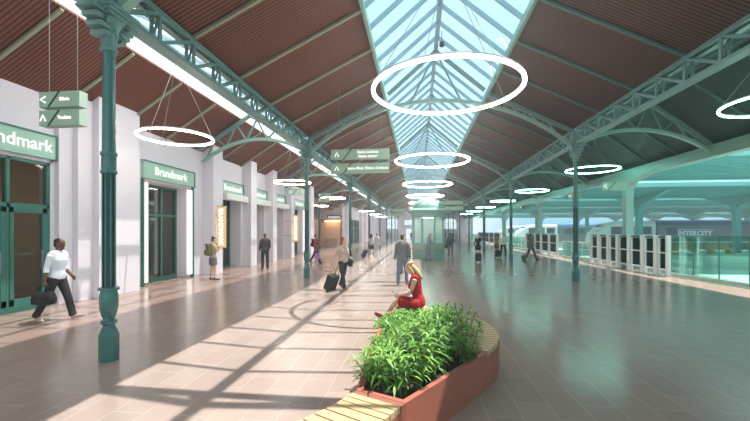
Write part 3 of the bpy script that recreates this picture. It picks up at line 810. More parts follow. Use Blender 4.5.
fence('glass_balustrade', 'clear glass balustrade right of the ticket gates', [(11.1, along(11.1, 671), 0), (12.05, 8.5, 0), (12.1, 1.0, 0)], 1.7, 1.15, M['railglass'], M['teal_deep'], 'balustrade')
fence('barrier', 'white barrier between the two nearer clusters of ticket gates', [(GX+.3, ys2[-1]-.2, 0), (GX+.3, ys[0]+.2, 0)], 1.15, 1.6, M['railglass'], M['white'], 'barrier')
fence('barrier', 'white barrier between the middle and far clusters of ticket gates', [(GX+.3, ys3[-1]-.2, 0), (GX+.3, ys2[0]+.2, 0)], 1.3, 1.3, M['railglass'], M['white'], 'barrier')
fence('barrier', 'white barrier beyond the far cluster of ticket gates', [(GX+.3, 86, 0), (GX+.3, ys3[0]+.2, 0)], 1.3, 1.6, M['railglass'], M['white'], 'barrier')
# ================================================================ platforms, canopies, trains
PLAT = [15.0, 36.0, 65.0, 88.0]
for i, yc in enumerate(PLAT):
    struct(bx((15.4, yc-5, -1.2), (110, yc+5, 0)).build('platform', M['conc']))
for i, yc in enumerate((25.5, 47.5, 53.0, 77.0, 98.0)):
    t = thing('railway_track', 'steel railway track, %s out from the glass balustrade' % line_word(i), 'track', (17, yc, -.95), 0, 'railway tracks')
    for s in (-1, 1): MB().box((0, s*.72-.04, .1), (90, s*.72+.04, .26)).build('rail', M['rail'], t)
    MB().box((-.3, -1.1, 0), (.1, 1.1, 1.0)).build('buffer', M['white'], t)
def canopy(yc, half, x0, label, ze, zc, cols):
    t = thing('platform_canopy', label, 'canopy', (0, yc, 0), 0, 'wing canopies over the platforms')
    for s in (-1, 1):
        MB().quad_slab((x0, 0, zc), (105, 0, zc), (105, s*half, ze), (x0, s*half, ze), .12*s).build('wing', M['canopy'], t)
        n = 9
        for i in range(1, n):
            f = i/n
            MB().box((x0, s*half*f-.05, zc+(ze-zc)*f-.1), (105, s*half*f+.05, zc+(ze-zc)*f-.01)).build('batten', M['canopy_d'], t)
        MB().box((x0, s*half-.1, ze-.14), (105, s*half+.1, ze+.16)).build('edge_beam', M['canopy'], t)
    for x in cols:
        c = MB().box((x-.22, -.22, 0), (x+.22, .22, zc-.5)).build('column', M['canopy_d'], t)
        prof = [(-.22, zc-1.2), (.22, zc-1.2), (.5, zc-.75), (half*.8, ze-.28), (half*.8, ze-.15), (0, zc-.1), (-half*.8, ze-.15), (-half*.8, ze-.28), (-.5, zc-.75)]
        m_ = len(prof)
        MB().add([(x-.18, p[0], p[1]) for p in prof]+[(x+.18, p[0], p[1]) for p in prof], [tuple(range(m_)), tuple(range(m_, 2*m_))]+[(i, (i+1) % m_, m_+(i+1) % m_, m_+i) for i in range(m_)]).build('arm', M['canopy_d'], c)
xs_ = [19.9+8*i for i in range(8)]
canopy(23.2, 4.4, 12.6, 'mint wing canopy nearest the glass balustrade', 5.55, 5.2, [24.0+10*i for i in range(5)])
canopy(36.0, 5.0, 13.0, 'mint wing canopy over the platform in front of the grey train', 5.5, 4.95, xs_)
canopy(50.5, 5.0, 13.0, 'mint wing canopy over the grey train', 5.6, 5.1, [44+10*i for i in range(5)])
canopy(65.0, 5.6, 13.0, 'mint wing canopy over the platform behind the grey train', 5.6, 5.0, xs_)
canopy(88.0, 5.6, 14.0, 'mint wing canopy farthest across the tracks', 5.6, 5.0, xs_)
def train(yc, xn, label, letters, body_m, length=60, group='trains at the platforms'):
    t = thing('train', label, 'train', (xn, yc, 0), 0, group)
    # cab: sloped white nose
    def prof_sec(x, w, z0, z1, cr=.35):
        return [(x, -w, z0), (x, w, z0), (x, w, z1-cr), (x, w-cr*.7, z1), (x, -w+cr*.7, z1), (x, -w, z1-cr)]
    secs = [(0, 1.15, .2, 1.1), (.25, 1.3, -.3, 1.75), (1.0, 1.42, -.5, 2.35), (1.9, 1.45, -.55, 2.95), (3.0, 1.47, -.55, 3.2), (7.5, 1.47, -.55, 3.25)]
    vs = []
    for s in secs: vs += prof_sec(*s)
    fs = [(5, 4, 3, 2, 1, 0)]
    for i in range(len(secs)-1):
        for k in range(6): fs.append((6*i+k, 6*i+(k+1) % 6, 6*i+6+(k+1) % 6, 6*i+6+k))
    fs.append(tuple(6*(len(secs)-1)+k for k in range(6)))
    cab = MB().add(vs, fs).build('cab', M['trainwhite'], t)
    MB().quad_slab((.42, -1.15, 1.86), (1.62, -1.1, 2.83), (1.62, 1.1, 2.83), (.42, 1.15, 1.86), -.05).build('windscreen', M['trainglass'], cab)
    for s in (-1, 1):
        MB().box((2.1, s*1.44-.04, 1.5), (3.6, s*1.44+.05, 2.5)).build('cab_window', M['trainglass'], cab)
        MB().box((4.3, s*1.45-.04, .0), (5.1, s*1.45+.05, 2.6)).build('cab_door', M['traingrey'], cab)
        MB().box((5.5, s*1.45-.04, 1.5), (7.0, s*1.45+.05, 2.5)).build('side_window', M['trainglass'], cab)
    MB().box((0.1, -1.2, .5), (.3, 1.2, .7)).build('red_band', M['red'], cab)
    n = 3
    for c in range(n):
        x0 = 7.8+c*18; x1 = x0+17.6
        car = MB().box((x0, -1.45, -.4), (x1, 1.45, 2.75)).build('carriage', body_m, t, bevel=.06)
        vs = []
        for x in (x0, x1): vs += [(x, -1.47, 2.7), (x, -1.25, 3.15), (x, -.6, 3.35), (x, .6, 3.35), (x, 1.25, 3.15), (x, 1.47, 2.7)]
        MB().add(vs, [tuple(range(6)), tuple(range(6, 12))]+[(i, (i+1) % 6, 6+(i+1) % 6, 6+i) for i in range(6)]).build('roof', M['trainblue'], car)
        MB().box((x0, -1.5, .45), (x1, -1.44, .62)).build('stripe', M['trainwhite'] if letters else M['traingrey'], car)
        MB().box((x0, -1.5, .25), (x1, -1.44, .34)).build('red_line', M['red'], car)
        if letters and c == 0:
            wins = [(x0+1.0, x0+2.4), (x1-2.2, x1-1.0)]
        else:
            wins = [(x0+1+2.2*k, x0+2.6+2.2*k) for k in range(7)]
        for a, b in wins: MB().box((a, -1.49, 1.35), (b, -1.44, 2.35)).build('window', M['trainglass'], car)
        for bg in (x0+2.5, x1-2.5): MB().box((bg-1.6, -1.0, -.68), (bg+1.6, 1.0, -.41)).build('bogie', M['black'], car)
    if letters:
        text(letters, .82, M['trainwhite'], t, (12.1, -1.49, 1.62), (R(90), 0, 0), 'lettering', .03, .01)
        MB().box((9.9, -1.495, 2.1), (14.4, -1.45, 2.15)).build('letter_line', M['trainwhite'], t)
    return t
train(53.0, 23.0, 'grey intercity train with white nose, white lettering and blue roof', 'INTERCITY', M['traingrey'])
train(77.0, 19.5, 'dark grey train with white nose behind the man in the grey suit', None, M['traingrey'])
train(98.0, 20.5, 'farthest white-nosed train seen past the thin columns', None, M['traingrey'])
for i, x in enumerate((22.5, 25.2)):
    o = MB().box((-.9, -.35, .35), (.9, .35, .47)).box((-.9, .25, .47), (.9, .35, .95)).box((-.8, -.3, 0), (-.65, .3, .36)).box((.65, -.3, 0), (.8, .3, .36)).build('platform_bench', M['wood'])
    o.location = (x, 34.2, 0); tag(o, ('wooden bench on the platform nearer the ticket gates', 'wooden bench on the platform nearer the planted tubs')[i], 'bench')
def tuft(n, h, sp, m, rnd):
    b = MB()
    for i in range(n):
        a = rnd.uniform(0, 2*PI); r = sp*math.sqrt(rnd.random()); z = rnd.uniform(.1, h)
        c = Vector((r*math.cos(a), r*math.sin(a), z)); d = Vector((rnd.uniform(-1, 1), rnd.uniform(-1, 1), rnd.uniform(-.2, 1))).normalized()
        s = d.orthogonal().normalized()*.05; L = rnd.uniform(.12, .24)
        b.add([c, c+d*L*.5+s, c+d*L, c+d*L*.5-s], [(0, 1, 2, 3)])
    return b
for i in range(6):
    x = 28.2+1.9*i
    t = thing('planted_tub', 'green shrub in a low tub on the platform, %s out from the wooden benches' % line_word(i), 'planter', (x, 34.3, 0), 0, 'shrub tubs on the platform')
    MB().lathe([(.5, 0), (.62, .42), (.55, .42), (.5, .36)], 14).build('tub', M['canopy_d'], t)
    tuft(160, .7, .6, None, random).build('foliage', M['shrub'], t).location = (0, 0, .35)
# ================================================================ planter bench in the foreground
ZB = .45
A, B_, C_ = Vector((-.563, 3.387)), Vector((-.109, 3.178)), Vector((.839, 4.627))
outer = [Vector(p) for p in ((.839, 4.627), (1.03, 4.98), (1.138, 5.346), (1.15, 5.8), (1.06, 6.25), (.83, 6.68), (.5, 7.02), (.15, 7.25), (-.22, 7.36))]
inner = [Vector(p) for p in ((.58, 4.77), (.72, 5.08), (.80, 5.4), (.81, 5.77), (.73, 6.12), (.55, 6.46), (.30, 6.70), (.04, 6.87), (-.25, 6.93))]
left = [Vector(p) for p in ((-.54, 6.75), (-.60, 5.8), (-.60, 4.6))]
pb = thing('planter_bench', 'curved terracotta planter with pale wooden bench seats wrapping round its ends', 'planter bench', (0, 0, 0))
soil_poly = [A, B_, C_] + inner + left
def offset_in(poly, d):
    out = []; n = len(poly)
    for i in range(n):
        p, a, b = poly[i], poly[i-1], poly[(i+1) % n]
        e1 = (p-a).normalized(); e2 = (b-p).normalized()
        n1 = Vector((-e1.y, e1.x)); n2 = Vector((-e2.y, e2.x)); m_ = (n1+n2).normalized()
        out.append(p+m_*d/max(.5, m_.dot(n1)))
    return out
inn = offset_in(soil_poly, .055)
n = len(soil_poly)
vs = [(p.x, p.y, 0) for p in soil_poly]+[(p.x, p.y, ZB) for p in soil_poly]+[(p.x, p.y, ZB) for p in inn]+[(p.x, p.y, .2) for p in inn]
fs = []
for i in range(n):
    j = (i+1) % n
    fs += [(i, j, n+j, n+i), (n+i, n+j, 2*n+j, 2*n+i), (2*n+i, 2*n+j, 3*n+j, 3*n+i)]
MB().add(vs, fs).build('planter_wall', M['terracotta'], pb)
MB().prism(inn, .18, .36).build('soil', M['soil'], pb)
def seat_run(outs, ins, name, slat_w=.085):
    o2 = [o+(i-o).normalized()*.012 for o, i in zip(outs, ins)]
    n = len(outs)
    vs = [(p.x, p.y, 0) for p in outs]+[(p.x, p.y, .405) for p in outs]+[(p.x, p.y, 0) for p in ins]+[(p.x, p.y, .405) for p in ins]
    fs = []
    for i in range(n-1):
        fs += [(i, i+1, n+i+1, n+i), (2*n+i, 3*n+i, 3*n+i+1, 2*n+i+1), (n+i, n+i+1, 3*n+i+1, 3*n+i)]
    fs += [(0, n, 3*n, 2*n), (n-1, 2*n+n-1, 3*n+n-1, n+n-1)]
    MB().add(vs, fs).build(name, M['terracotta'], pb)
    # slats across the run
    def samp(poly, f):
        t_ = f*(len(poly)-1); i = min(int(t_), len(poly)-2); return poly[i].lerp(poly[i+1], t_-i)
    L = sum((b-a).length for a, b in zip(outs, outs[1:])); k = max(3, round(L/slat_w))
    for q in range(k):
        f0, f1 = (q+.07)/k, (q+.93)/k
        pts = [samp(outs, f0), samp(outs, f1), samp(ins, f1), samp(ins, f0)]
        MB().prism([(p.x, p.y) for p in pts], .405, ZB+.012).build('slat', M['wood'], pb, bevel=.004)
seat_run(outer[:], [p.lerp(o, .0) for p, o in zip(inner, outer)], 'bench_base', .13)
# near bench runs off towards the camera's left
no = [B_+Vector((-.03, -.04)), Vector((-.26, 2.86)), Vector((-.46, 2.55)), Vector((-.72, 2.26)), Vector((-1.02, 2.0))]
ni = [A+Vector((-.01, -.06)), Vector((-.70, 3.08)), Vector((-.90, 2.80)), Vector((-1.14, 2.55)), Vector((-1.40, 2.32))]
ni = [a_ + (i_-a_)*1.0 for a_, i_ in zip(no, ni)]
# terracotta block between planter and boards, then the boards
blk = [A.lerp(ni[1], .02), B_.lerp(no[1], .02), B_.lerp(no[1], .22), A.lerp(ni[1], .22)]
MB().prism([(p.x, p.y) for p in blk], 0, ZB).build('end_block', M['terracotta_d'], pb)
no[0] = B_.lerp(no[1], .24); ni[0] = A.lerp(ni[1], .24)
seat_run(no, ni, 'bench_base', .115)
# ---------------------------------------------------------------- plants in the planter
def leaf(b, p, d, L, w, droop, up=Vector((0, 0, 1))):
    d = d.normalized(); s = d.cross(up)
    if s.length < 1e-3: s = Vector((1, 0, 0))
    s.normalize(); vs = []; n_ = 4
    for i in range(n_+1):
        f = i/n_; c = p + d*(L*f) - up*(droop*L*f*f)
        ww = w*(math.sin(PI*min(1, .12+.88*f))**.8)*.5 if i < n_ else 0.0005
        vs += [c-s*ww, c+up*ww*-.35, c+s*ww]
    fs = []
    for i in range(n_):
        q = 3*i; fs += [(q, q+1, q+4, q+3), (q+1, q+2, q+5, q+4)]
    b.add(vs, fs)
def inside(p, poly):
    c = False; n_ = len(poly)
    for i in range(n_):
        a, b_ = poly[i], poly[(i+1) % n_]
        if (a.y > p.y) != (b_.y > p.y) and p.x < (b_.x-a.x)*(p.y-a.y)/(b_.y-a.y)+a.x: c = not c
    return c
def interp(x, t):
    if x <= t[0][0]: return t[0][1]
    for (a, b), (c, d) in zip(t, t[1:]):
        if x <= c: return b+(d-b)*(x-a)/(c-a)
    return t[-1][1]
rp = random.Random(21)
poly_p = offset_in(soil_poly, .09)
spots = []
tries = 0
while len(spots) < 86 and tries < 20000:
    tries += 1
    p = Vector((rp.uniform(-.8, .8), rp.uniform(3.2, 7.0)))
    if p.y < 3.5: continue
    if inside(p, poly_p) and all((p-q).length > .175 for q in spots): spots.append(p)
for i, p in enumerate(spots):
    # the bed's outline: low along the walkway side, tallest in the middle and at the far right
    d_ = -p.x*SY+p.y*CY; px_ = 375+FPX*(p.x*CY+p.y*SY)/d_
    top_ = interp(px_, [(360, 345), (386, 341), (402, 332), (418, 320), (428, 309), (438, 304), (475, 305), (490, 318), (510, 330)])
    H = min(rp.uniform(.44, .56), max(.12, (EYE-(top_-HOR)*d_/FPX)-.36-.07))*rp.uniform(.86, 1.12)
    t = thing('leafy_plant', 'leafy green plant with narrow drooping leaves, one of the bed filling the terracotta planter', 'plant', (p.x, p.y, .36), rp.uniform(0, 6), 'plants filling the terracotta planter')
    fo = MB().use(M['leaf'])
    for s_ in range(rp.randint(3, 5)):
        a = rp.uniform(0, 2*PI); lean = rp.uniform(.05, .22)
        top = Vector((math.cos(a)*lean, math.sin(a)*lean, H*rp.uniform(.7, 1.05)))
        base = Vector((math.cos(a)*.02, math.sin(a)*.02, 0))
        mid = base.lerp(top, .5)+Vector((0, 0, .03))
        MB().tube([base, mid, top], [.006, .005, .003], 5).build('stem', M['stem'], t)
        for w_ in range(5):
            f = .3+.7*w_/4; c = base.lerp(mid, f*2) if f < .5 else mid.lerp(top, f*2-1)
            fo.use(M['leaf_b'] if rp.random() < .45 else M['leaf'])
            nl_ = rp.randint(3, 5); a0 = rp.uniform(0, 2*PI)
            for q in range(nl_):
                an = a0+2*PI*q/nl_+rp.uniform(-.4, .4); el = rp.uniform(.0, .7) if w_ < 4 else rp.uniform(.3, 1.1)
                d = Vector((math.cos(an)*math.cos(el), math.sin(an)*math.cos(el), math.sin(el)))
                leaf(fo, c, d, rp.uniform(.11, .19), rp.uniform(.018, .03), rp.uniform(.25, .75))
    fo.build('foliage', None, t, True, None)
# ================================================================ people
def loft(b, rings, n=14, cap=True):
    """rings: (centre, rx, ry, ux, uy) ellipses; closed ends are domed"""
    vs = []; m = len(rings)
    def ring(c, rx, ry, ux, uy): return [c+ux*(rx*math.cos(2*PI*k/n))+uy*(ry*math.sin(2*PI*k/n)) for k in range(n)]
    for r in rings: vs += ring(*r)
    fs = [(n*i+k, n*i+(k+1) % n, n*(i+1)+(k+1) % n, n*(i+1)+k) for i in range(m-1) for k in range(n)]
    c0 = rings[0]; c1 = rings[-1]
    d0 = (rings[0][0]-rings[1][0]).normalized(); d1 = (rings[-1][0]-rings[-2][0]).normalized()
    if cap:
        vs.append(c0[0]+d0*min(c0[1], c0[2])*.45); vs.append(c1[0]+d1*min(c1[1], c1[2])*.45)
    else:
        vs.append(c0[0]); vs.append(c1[0])
    p, q = len(vs)-2, len(vs)-1
    fs += [(p, (k+1) % n, k) for k in range(n)] + [(q, n*(m-1)+k, n*(m-1)+(k+1) % n) for k in range(n)]
    b.add(vs, fs)
def limb(b, pts, rad, n=12, flat=1.0, side=None):
    rings = []
    for i, p in enumerate(pts):
        a = pts[max(0, i-1)]; c = pts[min(len(pts)-1, i+1)]; t = (c-a).normalized()
        ux = (side - t*side.dot(t)) if side is not None else t.orthogonal()
        if ux.length < 1e-4: ux = t.orthogonal()
        ux.normalize(); uy = t.cross(ux)
        rings.append((p, rad[i], rad[i]*flat, ux, uy))
    loft(b, rings, n)
def rot(v, axis, a): return Matrix.Rotation(a, 3, axis) @ v
def mesh_fused(b, m, name, vox, parent, smooth=4):
    """one continuous surface from overlapping shells"""
    me = b.mesh(name); o = bpy.data.objects.new(name, me); COL.objects.link(o)
    md = o.modifiers.new('r', 'REMESH'); md.mode = 'VOXEL'; md.voxel_size = vox; md.use_smooth_shade = True
    sm = o.modifiers.new('s', 'SMOOTH'); sm.iterations = smooth; sm.factor = .5
    dg = bpy.context.evaluated_depsgraph_get(); me2 = bpy.data.meshes.new_from_object(o.evaluated_get(dg))
    me2.name = name; o.modifiers.clear(); o.data = me2; bpy.data.meshes.remove(me)
    me2.materials.clear(); me2.materials.append(m)
    me2.polygons.foreach_set('use_smooth', [True]*len(me2.polygons))
    if parent is not None: o.parent = parent
    return o
FAB = {}
def fabric(rgb, rough=.8):
    if rgb not in FAB: FAB[rgb] = mat('cloth_%d_%d_%d' % rgb, rgb, rough, var=.1, scale=9, spec=.25)
    return FAB[rgb]
SKIN = {'light': mat('skin_light', (226, 178, 152), .5, var=.04, scale=12), 'dark': mat('skin_dark', (112, 74, 56), .45, var=.05, scale=12), 'mid': mat('skin_mid', (196, 146, 118), .5, var=.04, scale=12)}
EYE_W, EYE_D, LIP = mat('eye_white', (236, 232, 226), .3), mat('eye_dark', (36, 26, 22), .2), mat('lips', (170, 92, 84), .5)
def person(label, pos, face, group=None, h=1.75, skin='light', top=None, top_len='long', bottom=None, bottom_kind='trousers', shoes=(40, 34, 32), hair=(60, 42, 30), hair_kind='short',
           legs=((8, 0, 4), (-8, 0, 4)), arms=((4, 6, 8, 0), (4, 6, 8, 0)), lean=0, head=(0, 0), female=False, sit=None, jacket=False, detail=1, hem=None, twist=0):
    """legs: (thigh pitch, spread, knee bend), arms: (pitch, spread, elbow bend, inward turn) for right, left; local +y is forward"""
    k = h/1.75; vox = (.0085, .012, .02)[2-detail] if detail < 3 else .0085
    t = thing('person', label, 'person', (pos[0], pos[1], pos[2] if len(pos) > 2 else 0), R(face), group)
    X_, Y_, Z_ = Vector((1, 0, 0)), Vector((0, 1, 0)), Vector((0, 0, 1))
    hipw = .095 if not female else .098; shw = .185 if not female else .158; bulk = 1.0 if not female else .86
    pel = Vector((0, 0, .93))
    J = {}
    for i, sx in enumerate((1, -1)):
        tp, sp_, kb = legs[i]
        hip = pel+Vector((sx*hipw, 0, -.02))
        d1 = rot(rot(Vector((0, 0, -1)), 'X', R(tp)), 'Y', -sx*R(sp_)); knee = hip+d1*.425
        d2 = rot(rot(Vector((0, 0, -1)), 'X', R(tp-kb)), 'Y', -sx*R(sp_*.6)); ank = knee+d2*.41
        fp = max(-50, min(35, (tp-kb)*.75)) if sit is None else (tp-kb)*.9
        fd = rot(Vector((0, 1, 0)), 'X', R(fp)); fd = rot(fd, 'Z', -sx*R(6))
        J[i] = (hip, knee, ank, fd, d2)
    # torso
    up = rot(Z_, 'X', -R(lean)); fwd = rot(Y_, 'X', -R(lean)); sideV = rot(X_, 'Z', R(twist))
    def T(z, y=0): return pel+up*z+fwd*y
    neck = T(.56, .0)
    tors = [(-.09, .10, .085, 0), (-.03, .158, .115, -.005), (.05, .165 if female else .158, .118, -.005), (.16, .128 if female else .146, .098, .005), (.28, .145 if female else .165, .112, .01), (.38, .165 if female else .188, .12 if not female else .125, .015 if female else .01), (.46, .165 if female else .19, .105, 0), (.52, .11, .075, -.005), (.56, .06, .058, 0)]
    if female: tors = [(z, rx*.97, ry*.97, y) for z, rx, ry, y in tors]
    sh = {}
    for i, sx in enumerate((1, -1)):
        s0 = T(.475, -.01)+sideV*(sx*shw)
        p, ab, eb, inn_ = arms[i]
        d1 = rot(rot(-up, 'X', R(p)), 'Y', -sx*R(ab)); el = s0+d1*.285
        d2 = rot(rot(rot(-up, 'X', R(p+eb)), 'Y', -sx*R(ab)), 'Z', sx*R(inn_)); wr = el+d2*.25
        sh[i] = (s0, el, wr, d1, d2)
    # head
    hy, hp = R(head[0]), R(head[1])
    hr = Matrix.Rotation(hy, 3, 'Z') @ Matrix.Rotation(-hp-R(lean)*.5, 3, 'X')
    hc = neck+up*.07+hr @ Vector((0, .02, .075))
    def HP(x, y, z): return hc+hr @ Vector((x, y, z))
    hx, hyv, hz = hr @ X_, hr @ Y_, hr @ Z_
    headr = [(-.118, .025, .03, .045), (-.10, .044, .055, .03), (-.06, .058, .078, .012), (-.02, .066, .088, .003), (.02, .07, .094, -.003), (.06, .071, .096, -.006), (.09, .06, .082, -.008), (.112, .038, .052, -.008)]
    def build_head(b):
        loft(b, [(hc+hz*z+hyv*y, rx, ry, hx, hyv) for z, rx, ry, y in headr], 18)
        limb(b, [HP(0, .09, .025), HP(0, .1, .0), HP(0, .108, -.022), HP(0, .095, -.034)], [.008, .012, .016, .012], 8)
        for s in (-1, 1):
            limb(b, [HP(s*.068, -.005, .022), HP(s*.078, -.014, .005), HP(s*.07, -.004, -.028)], [.012, .017, .009], 8, .5, Y_)
        limb(b, [HP(-.022, .083, -.058), HP(0, .092, -.057), HP(.022, .083, -.058)], [.008, .011, .008], 8)
        limb(b, [HP(-.045, .073, .038), HP(0, .092, .04), HP(.045, .073, .038)], [.008, .01, .008], 8)
    def build_torso(b, g=0.0, z0=-1, z1=9):
        rs = [(T(z, y), rx*bulk**.5+g, ry*bulk**.5+g, sideV if z > .2 else X_, fwd) for z, rx, ry, y in tors if z0 <= z <= z1]
        loft(b, rs, 20)
        if z1 > .4:
            for i in (0, 1):
                limb(b, [T(.5, -.005), T(.5, -.008)+sideV*((1, -1)[i]*shw*.55), sh[i][0]], [.06+g, .062+g, .062*bulk+g], 12)
            if female:
                for s in (-1, 1): b.ball(T(.345, .085)+sideV*s*.065, .062+g*.6, 12, 8)
    def build_arm(b, i, g=0.0, part=1.0, end=None):
        s0, el, wr, d1, d2 = sh[i]
        pts = [s0, s0.lerp(el, .35), s0.lerp(el, .75), el, el.lerp(wr, .3), el.lerp(wr, .7), wr]
        rr = [.06, .053, .045, .041, .041, .033, .026]
        rr = [r*bulk+g for r in rr]
        m_ = {1.0: 7, .5: 3, .65: 4, .75: 5}[part]
        limb(b, pts[:m_], rr[:m_], 12)
    def build_hand(b, i):
        s0, el, wr, d1, d2 = sh[i]; sx = (1, -1)[i]
        nrm = (d2.cross(hx)).normalized() if abs(d2.dot(X_)) < .9 else Z_
        pal = (X_*sx - d2*(X_*sx).dot(d2)).normalized()      # back of hand outward
        acr = d2.cross(pal).normalized()
        limb(b, [wr-d2*.02, wr+d2*.03, wr+d2*.085], [.025, .036, .038], 10, .5, acr)
        for q in range(4):
            o = (-1.5+q)*.019; L = (.058, .07, .066, .05)[q] if acr.dot(Y_) < 0 or True else .06
            p0 = wr+d2*.075+acr*o; p1 = p0+(d2*.9-pal*.35).normalized()*L*.5; p2 = p1+(d2*.55-pal*.8).normalized()*L*.5
            limb(b, [p0, p1, p2], [.0095, .0088, .0075], 7)
        th = acr if acr.dot(Y_) > 0 else -acr
        limb(b, [wr+d2*.02+th*.022, wr+d2*.05+th*.045-pal*.012, wr+d2*.082+th*.05-pal*.03], [.012, .0105, .009], 7)
    def build_leg(b, i, g=0.0, upto=3, taper=False):
        hip, knee, ank, fd, d2 = J[i]
        rr = [.088, .082, .066, .053, .052, .05, .036, .034] if not taper else [.09, .084, .07, .062, .06, .058, .056, .06]
        f = .97 if female else 1.0
        pts = [hip+Vector((0, 0, .02)), hip.lerp(knee, .3), hip.lerp(knee, .72), knee, knee.lerp(ank, .15), knee.lerp(ank, .4), knee.lerp(ank, .85), ank+ (d2*.02 if taper else Vector())]
        m_ = {3: 8, 2: 6, 1: 3}[upto]
        limb(b, pts[:m_], [r*f+g for r in rr[:m_]], 14)
    body = MB()
    build_torso(body); build_head(body); limb(body, [T(.5), T(.6, .005), hc-hz*.07], [.062*bulk, .054*bulk, .056*bulk], 14)
    for i in (0, 1):
        build_arm(body, i); build_leg(body, i)
        if detail >= 1: build_hand(body, i)
        hip, knee, ank, fd, d2 = J[i]
        limb(body, [ank, ank+d2*.04+fd*.03, ank+d2*.055+fd*.12, ank+d2*.058+fd*.17], [.036, .04, .034, .024], 10)
    o = mesh_fused(body, SKIN[skin], 'body', vox, t, 3)
    # eyes and lips inside the body mesh
    if detail >= 1:
        add = MB()
        add.use(SKIN[skin]); add.use(EYE_W)
        for s in (-1, 1): add.ball(HP(s*.03, .081, .018), (.0125, .0105, .0085), 10, 6)
        add.use(EYE_D)
        for s in (-1, 1):
            add.ball(HP(s*.03, .0905, .018), (.006, .0045, .006), 8, 6)
            limb(add, [HP(s*.012, .093, .042), HP(s*.03, .092, .047), HP(s*.05, .078, .04)], [.003, .004, .002], 6)
        add.use(LIP); limb(add, [HP(-.022, .09, -.058), HP(0, .102, -.057), HP(.022, .09, -.058)], [.003, .006, .003], 8)
        me = o.data; am = add.mesh('f'); bm = bmesh.new(); bm.from_mesh(me); n0 = len(bm.faces); bm.from_mesh(am); bm.to_mesh(me); bm.free()
        me.materials.clear()
        for m_ in add.mats: me.materials.append(m_)
        me.polygons.foreach_set('use_smooth', [True]*len(me.polygons)); bpy.data.meshes.remove(am)
    cv = vox
    # clothes
    if bottom is not None and bottom_kind != 'none':
        b = MB()
        if bottom_kind == 'trousers':
            build_torso(b, .012, -.1, .06)
            for i in (0, 1): build_leg(b, i, .012, 3, True)
            mesh_fused(b, fabric(bottom), 'trousers', cv, t, 3)
        else:   # skirt or dress skirt over the thighs
            fr = .55 if bottom_kind == 'skirt' else .75
            a = [J[0][0].lerp(J[0][1], f) for f in (0, .35, .7, fr+.2)]; c = [J[1][0].lerp(J[1][1], f) for f in (0, .35, .7, fr+.2)]
            build_torso(b, .014, -.1, .17)
            for i in (0, 1): limb(b, [J[i][0], J[i][0].lerp(J[i][1], .4), J[i][0].lerp(J[i][1], fr+.15)], [.115, .112, .108 if sit is None else .095], 14)
            mid = [p.lerp(q, .5) for p, q in zip(a, c)]
            limb(b, mid, [.1, .1, .09, .085 if sit is None else .06], 14)
            mesh_fused(b, fabric(bottom), 'skirt' if bottom_kind == 'skirt' else 'dress_skirt', cv, t, 4)
    if top is not None:
        b = MB(); g = .016 if not jacket else .028
        build_torso(b, g, -.04 if not jacket else -.1, .55)
        limb(b, [T(.5), T(.575, .003)], [.07*bulk, .066*bulk], 14)
        pt = {'long': 1.0, 'elbow': .65, 'roll': .75, 'short': .5, 'none': 0}[top_len]
        if pt:
            for i in (0, 1): build_arm(b, i, .011 if not jacket else .019, pt)
        mesh_fused(b, fabric(top), 'jacket' if jacket else 'shirt' if not female else 'blouse', cv, t, 3)
    if shoes is not None:
        for i in (0, 1):
            hip, knee, ank, fd, d2 = J[i]; b = MB()
            upv = -d2
            limb(b, [ank+d2*.0-fd*.02, ank+d2*.045-fd*.025, ank+d2*.05+fd*.05, ank+d2*.058+fd*.14, ank+d2*.062+fd*.2], [.043, .047, .046, .04, .026], 12)
            mesh_fused(b, fabric(shoes, .5), 'shoe', max(cv, .009), t, 2)
    # hair
    if hair is not None:
        b = MB(); hm = fabric(hair, .6)
        loft(b, [(hc+hz*z+hyv*(y-.016), rx+.012, ry+.004, hx, hyv) for z, rx, ry, y in headr if z > (.02 if hair_kind != 'shaved' else .055)], 16)
        limb(b, [HP(0, -.035, .06), HP(0, -.055, .0), HP(0, -.05, -.06)], [.07, .064, .05], 14)
        if hair_kind == 'long':
            limb(b, [HP(0, -.03, .05), HP(0, -.07, -.04), HP(0, -.085, -.14), HP(0, -.09, -.24), HP(0, -.085, -.3)], [.072, .08, .085, .07, .03], 14, .55, hx)
            for s in (-1, 1): limb(b, [HP(s*.05, .02, .07), HP(s*.078, -.0, .0), HP(s*.085, -.01, -.1), HP(s*.075, .0, -.19)], [.03, .027, .03, .014], 10)
        elif hair_kind == 'bob':
            for s in (-1, 1): limb(b, [HP(s*.05, .02, .07), HP(s*.076, -.005, .0), HP(s*.07, -.02, -.09)], [.03, .026, .024], 10)
            limb(b, [HP(0, -.06, .0), HP(0, -.07, -.09)], [.07, .05], 12, .6, hx)
        elif hair_kind == 'bun':
            b.ball(HP(0, -.07, .115), .045, 12, 8)
        mesh_fused(b, hm, 'hair', max(cv*.8, .008), t, 3)
    # stand or sit: rest on what carries the figure
    zmin = min((J[i][2]+J[i][4]*.075+J[i][3]*f).z for i in (0, 1) for f in (0, .15))-.028
    t.scale = (k, k, k)
    t.location.z = (pos[2] if len(pos) > 2 else 0) + (-zmin*k if sit is None else (sit - (.93-.115)*k))
    J['hand'] = []
    bpy.context.view_layer.update()
    for i in (0, 1): J['hand'].append(t.matrix_world @ (sh[i][2]+sh[i][4]*.09))
    J['back'] = t.matrix_world @ T(.33, -.16); J['chest'] = t.matrix_world @ T(.3, .15); J['root'] = t
    return J
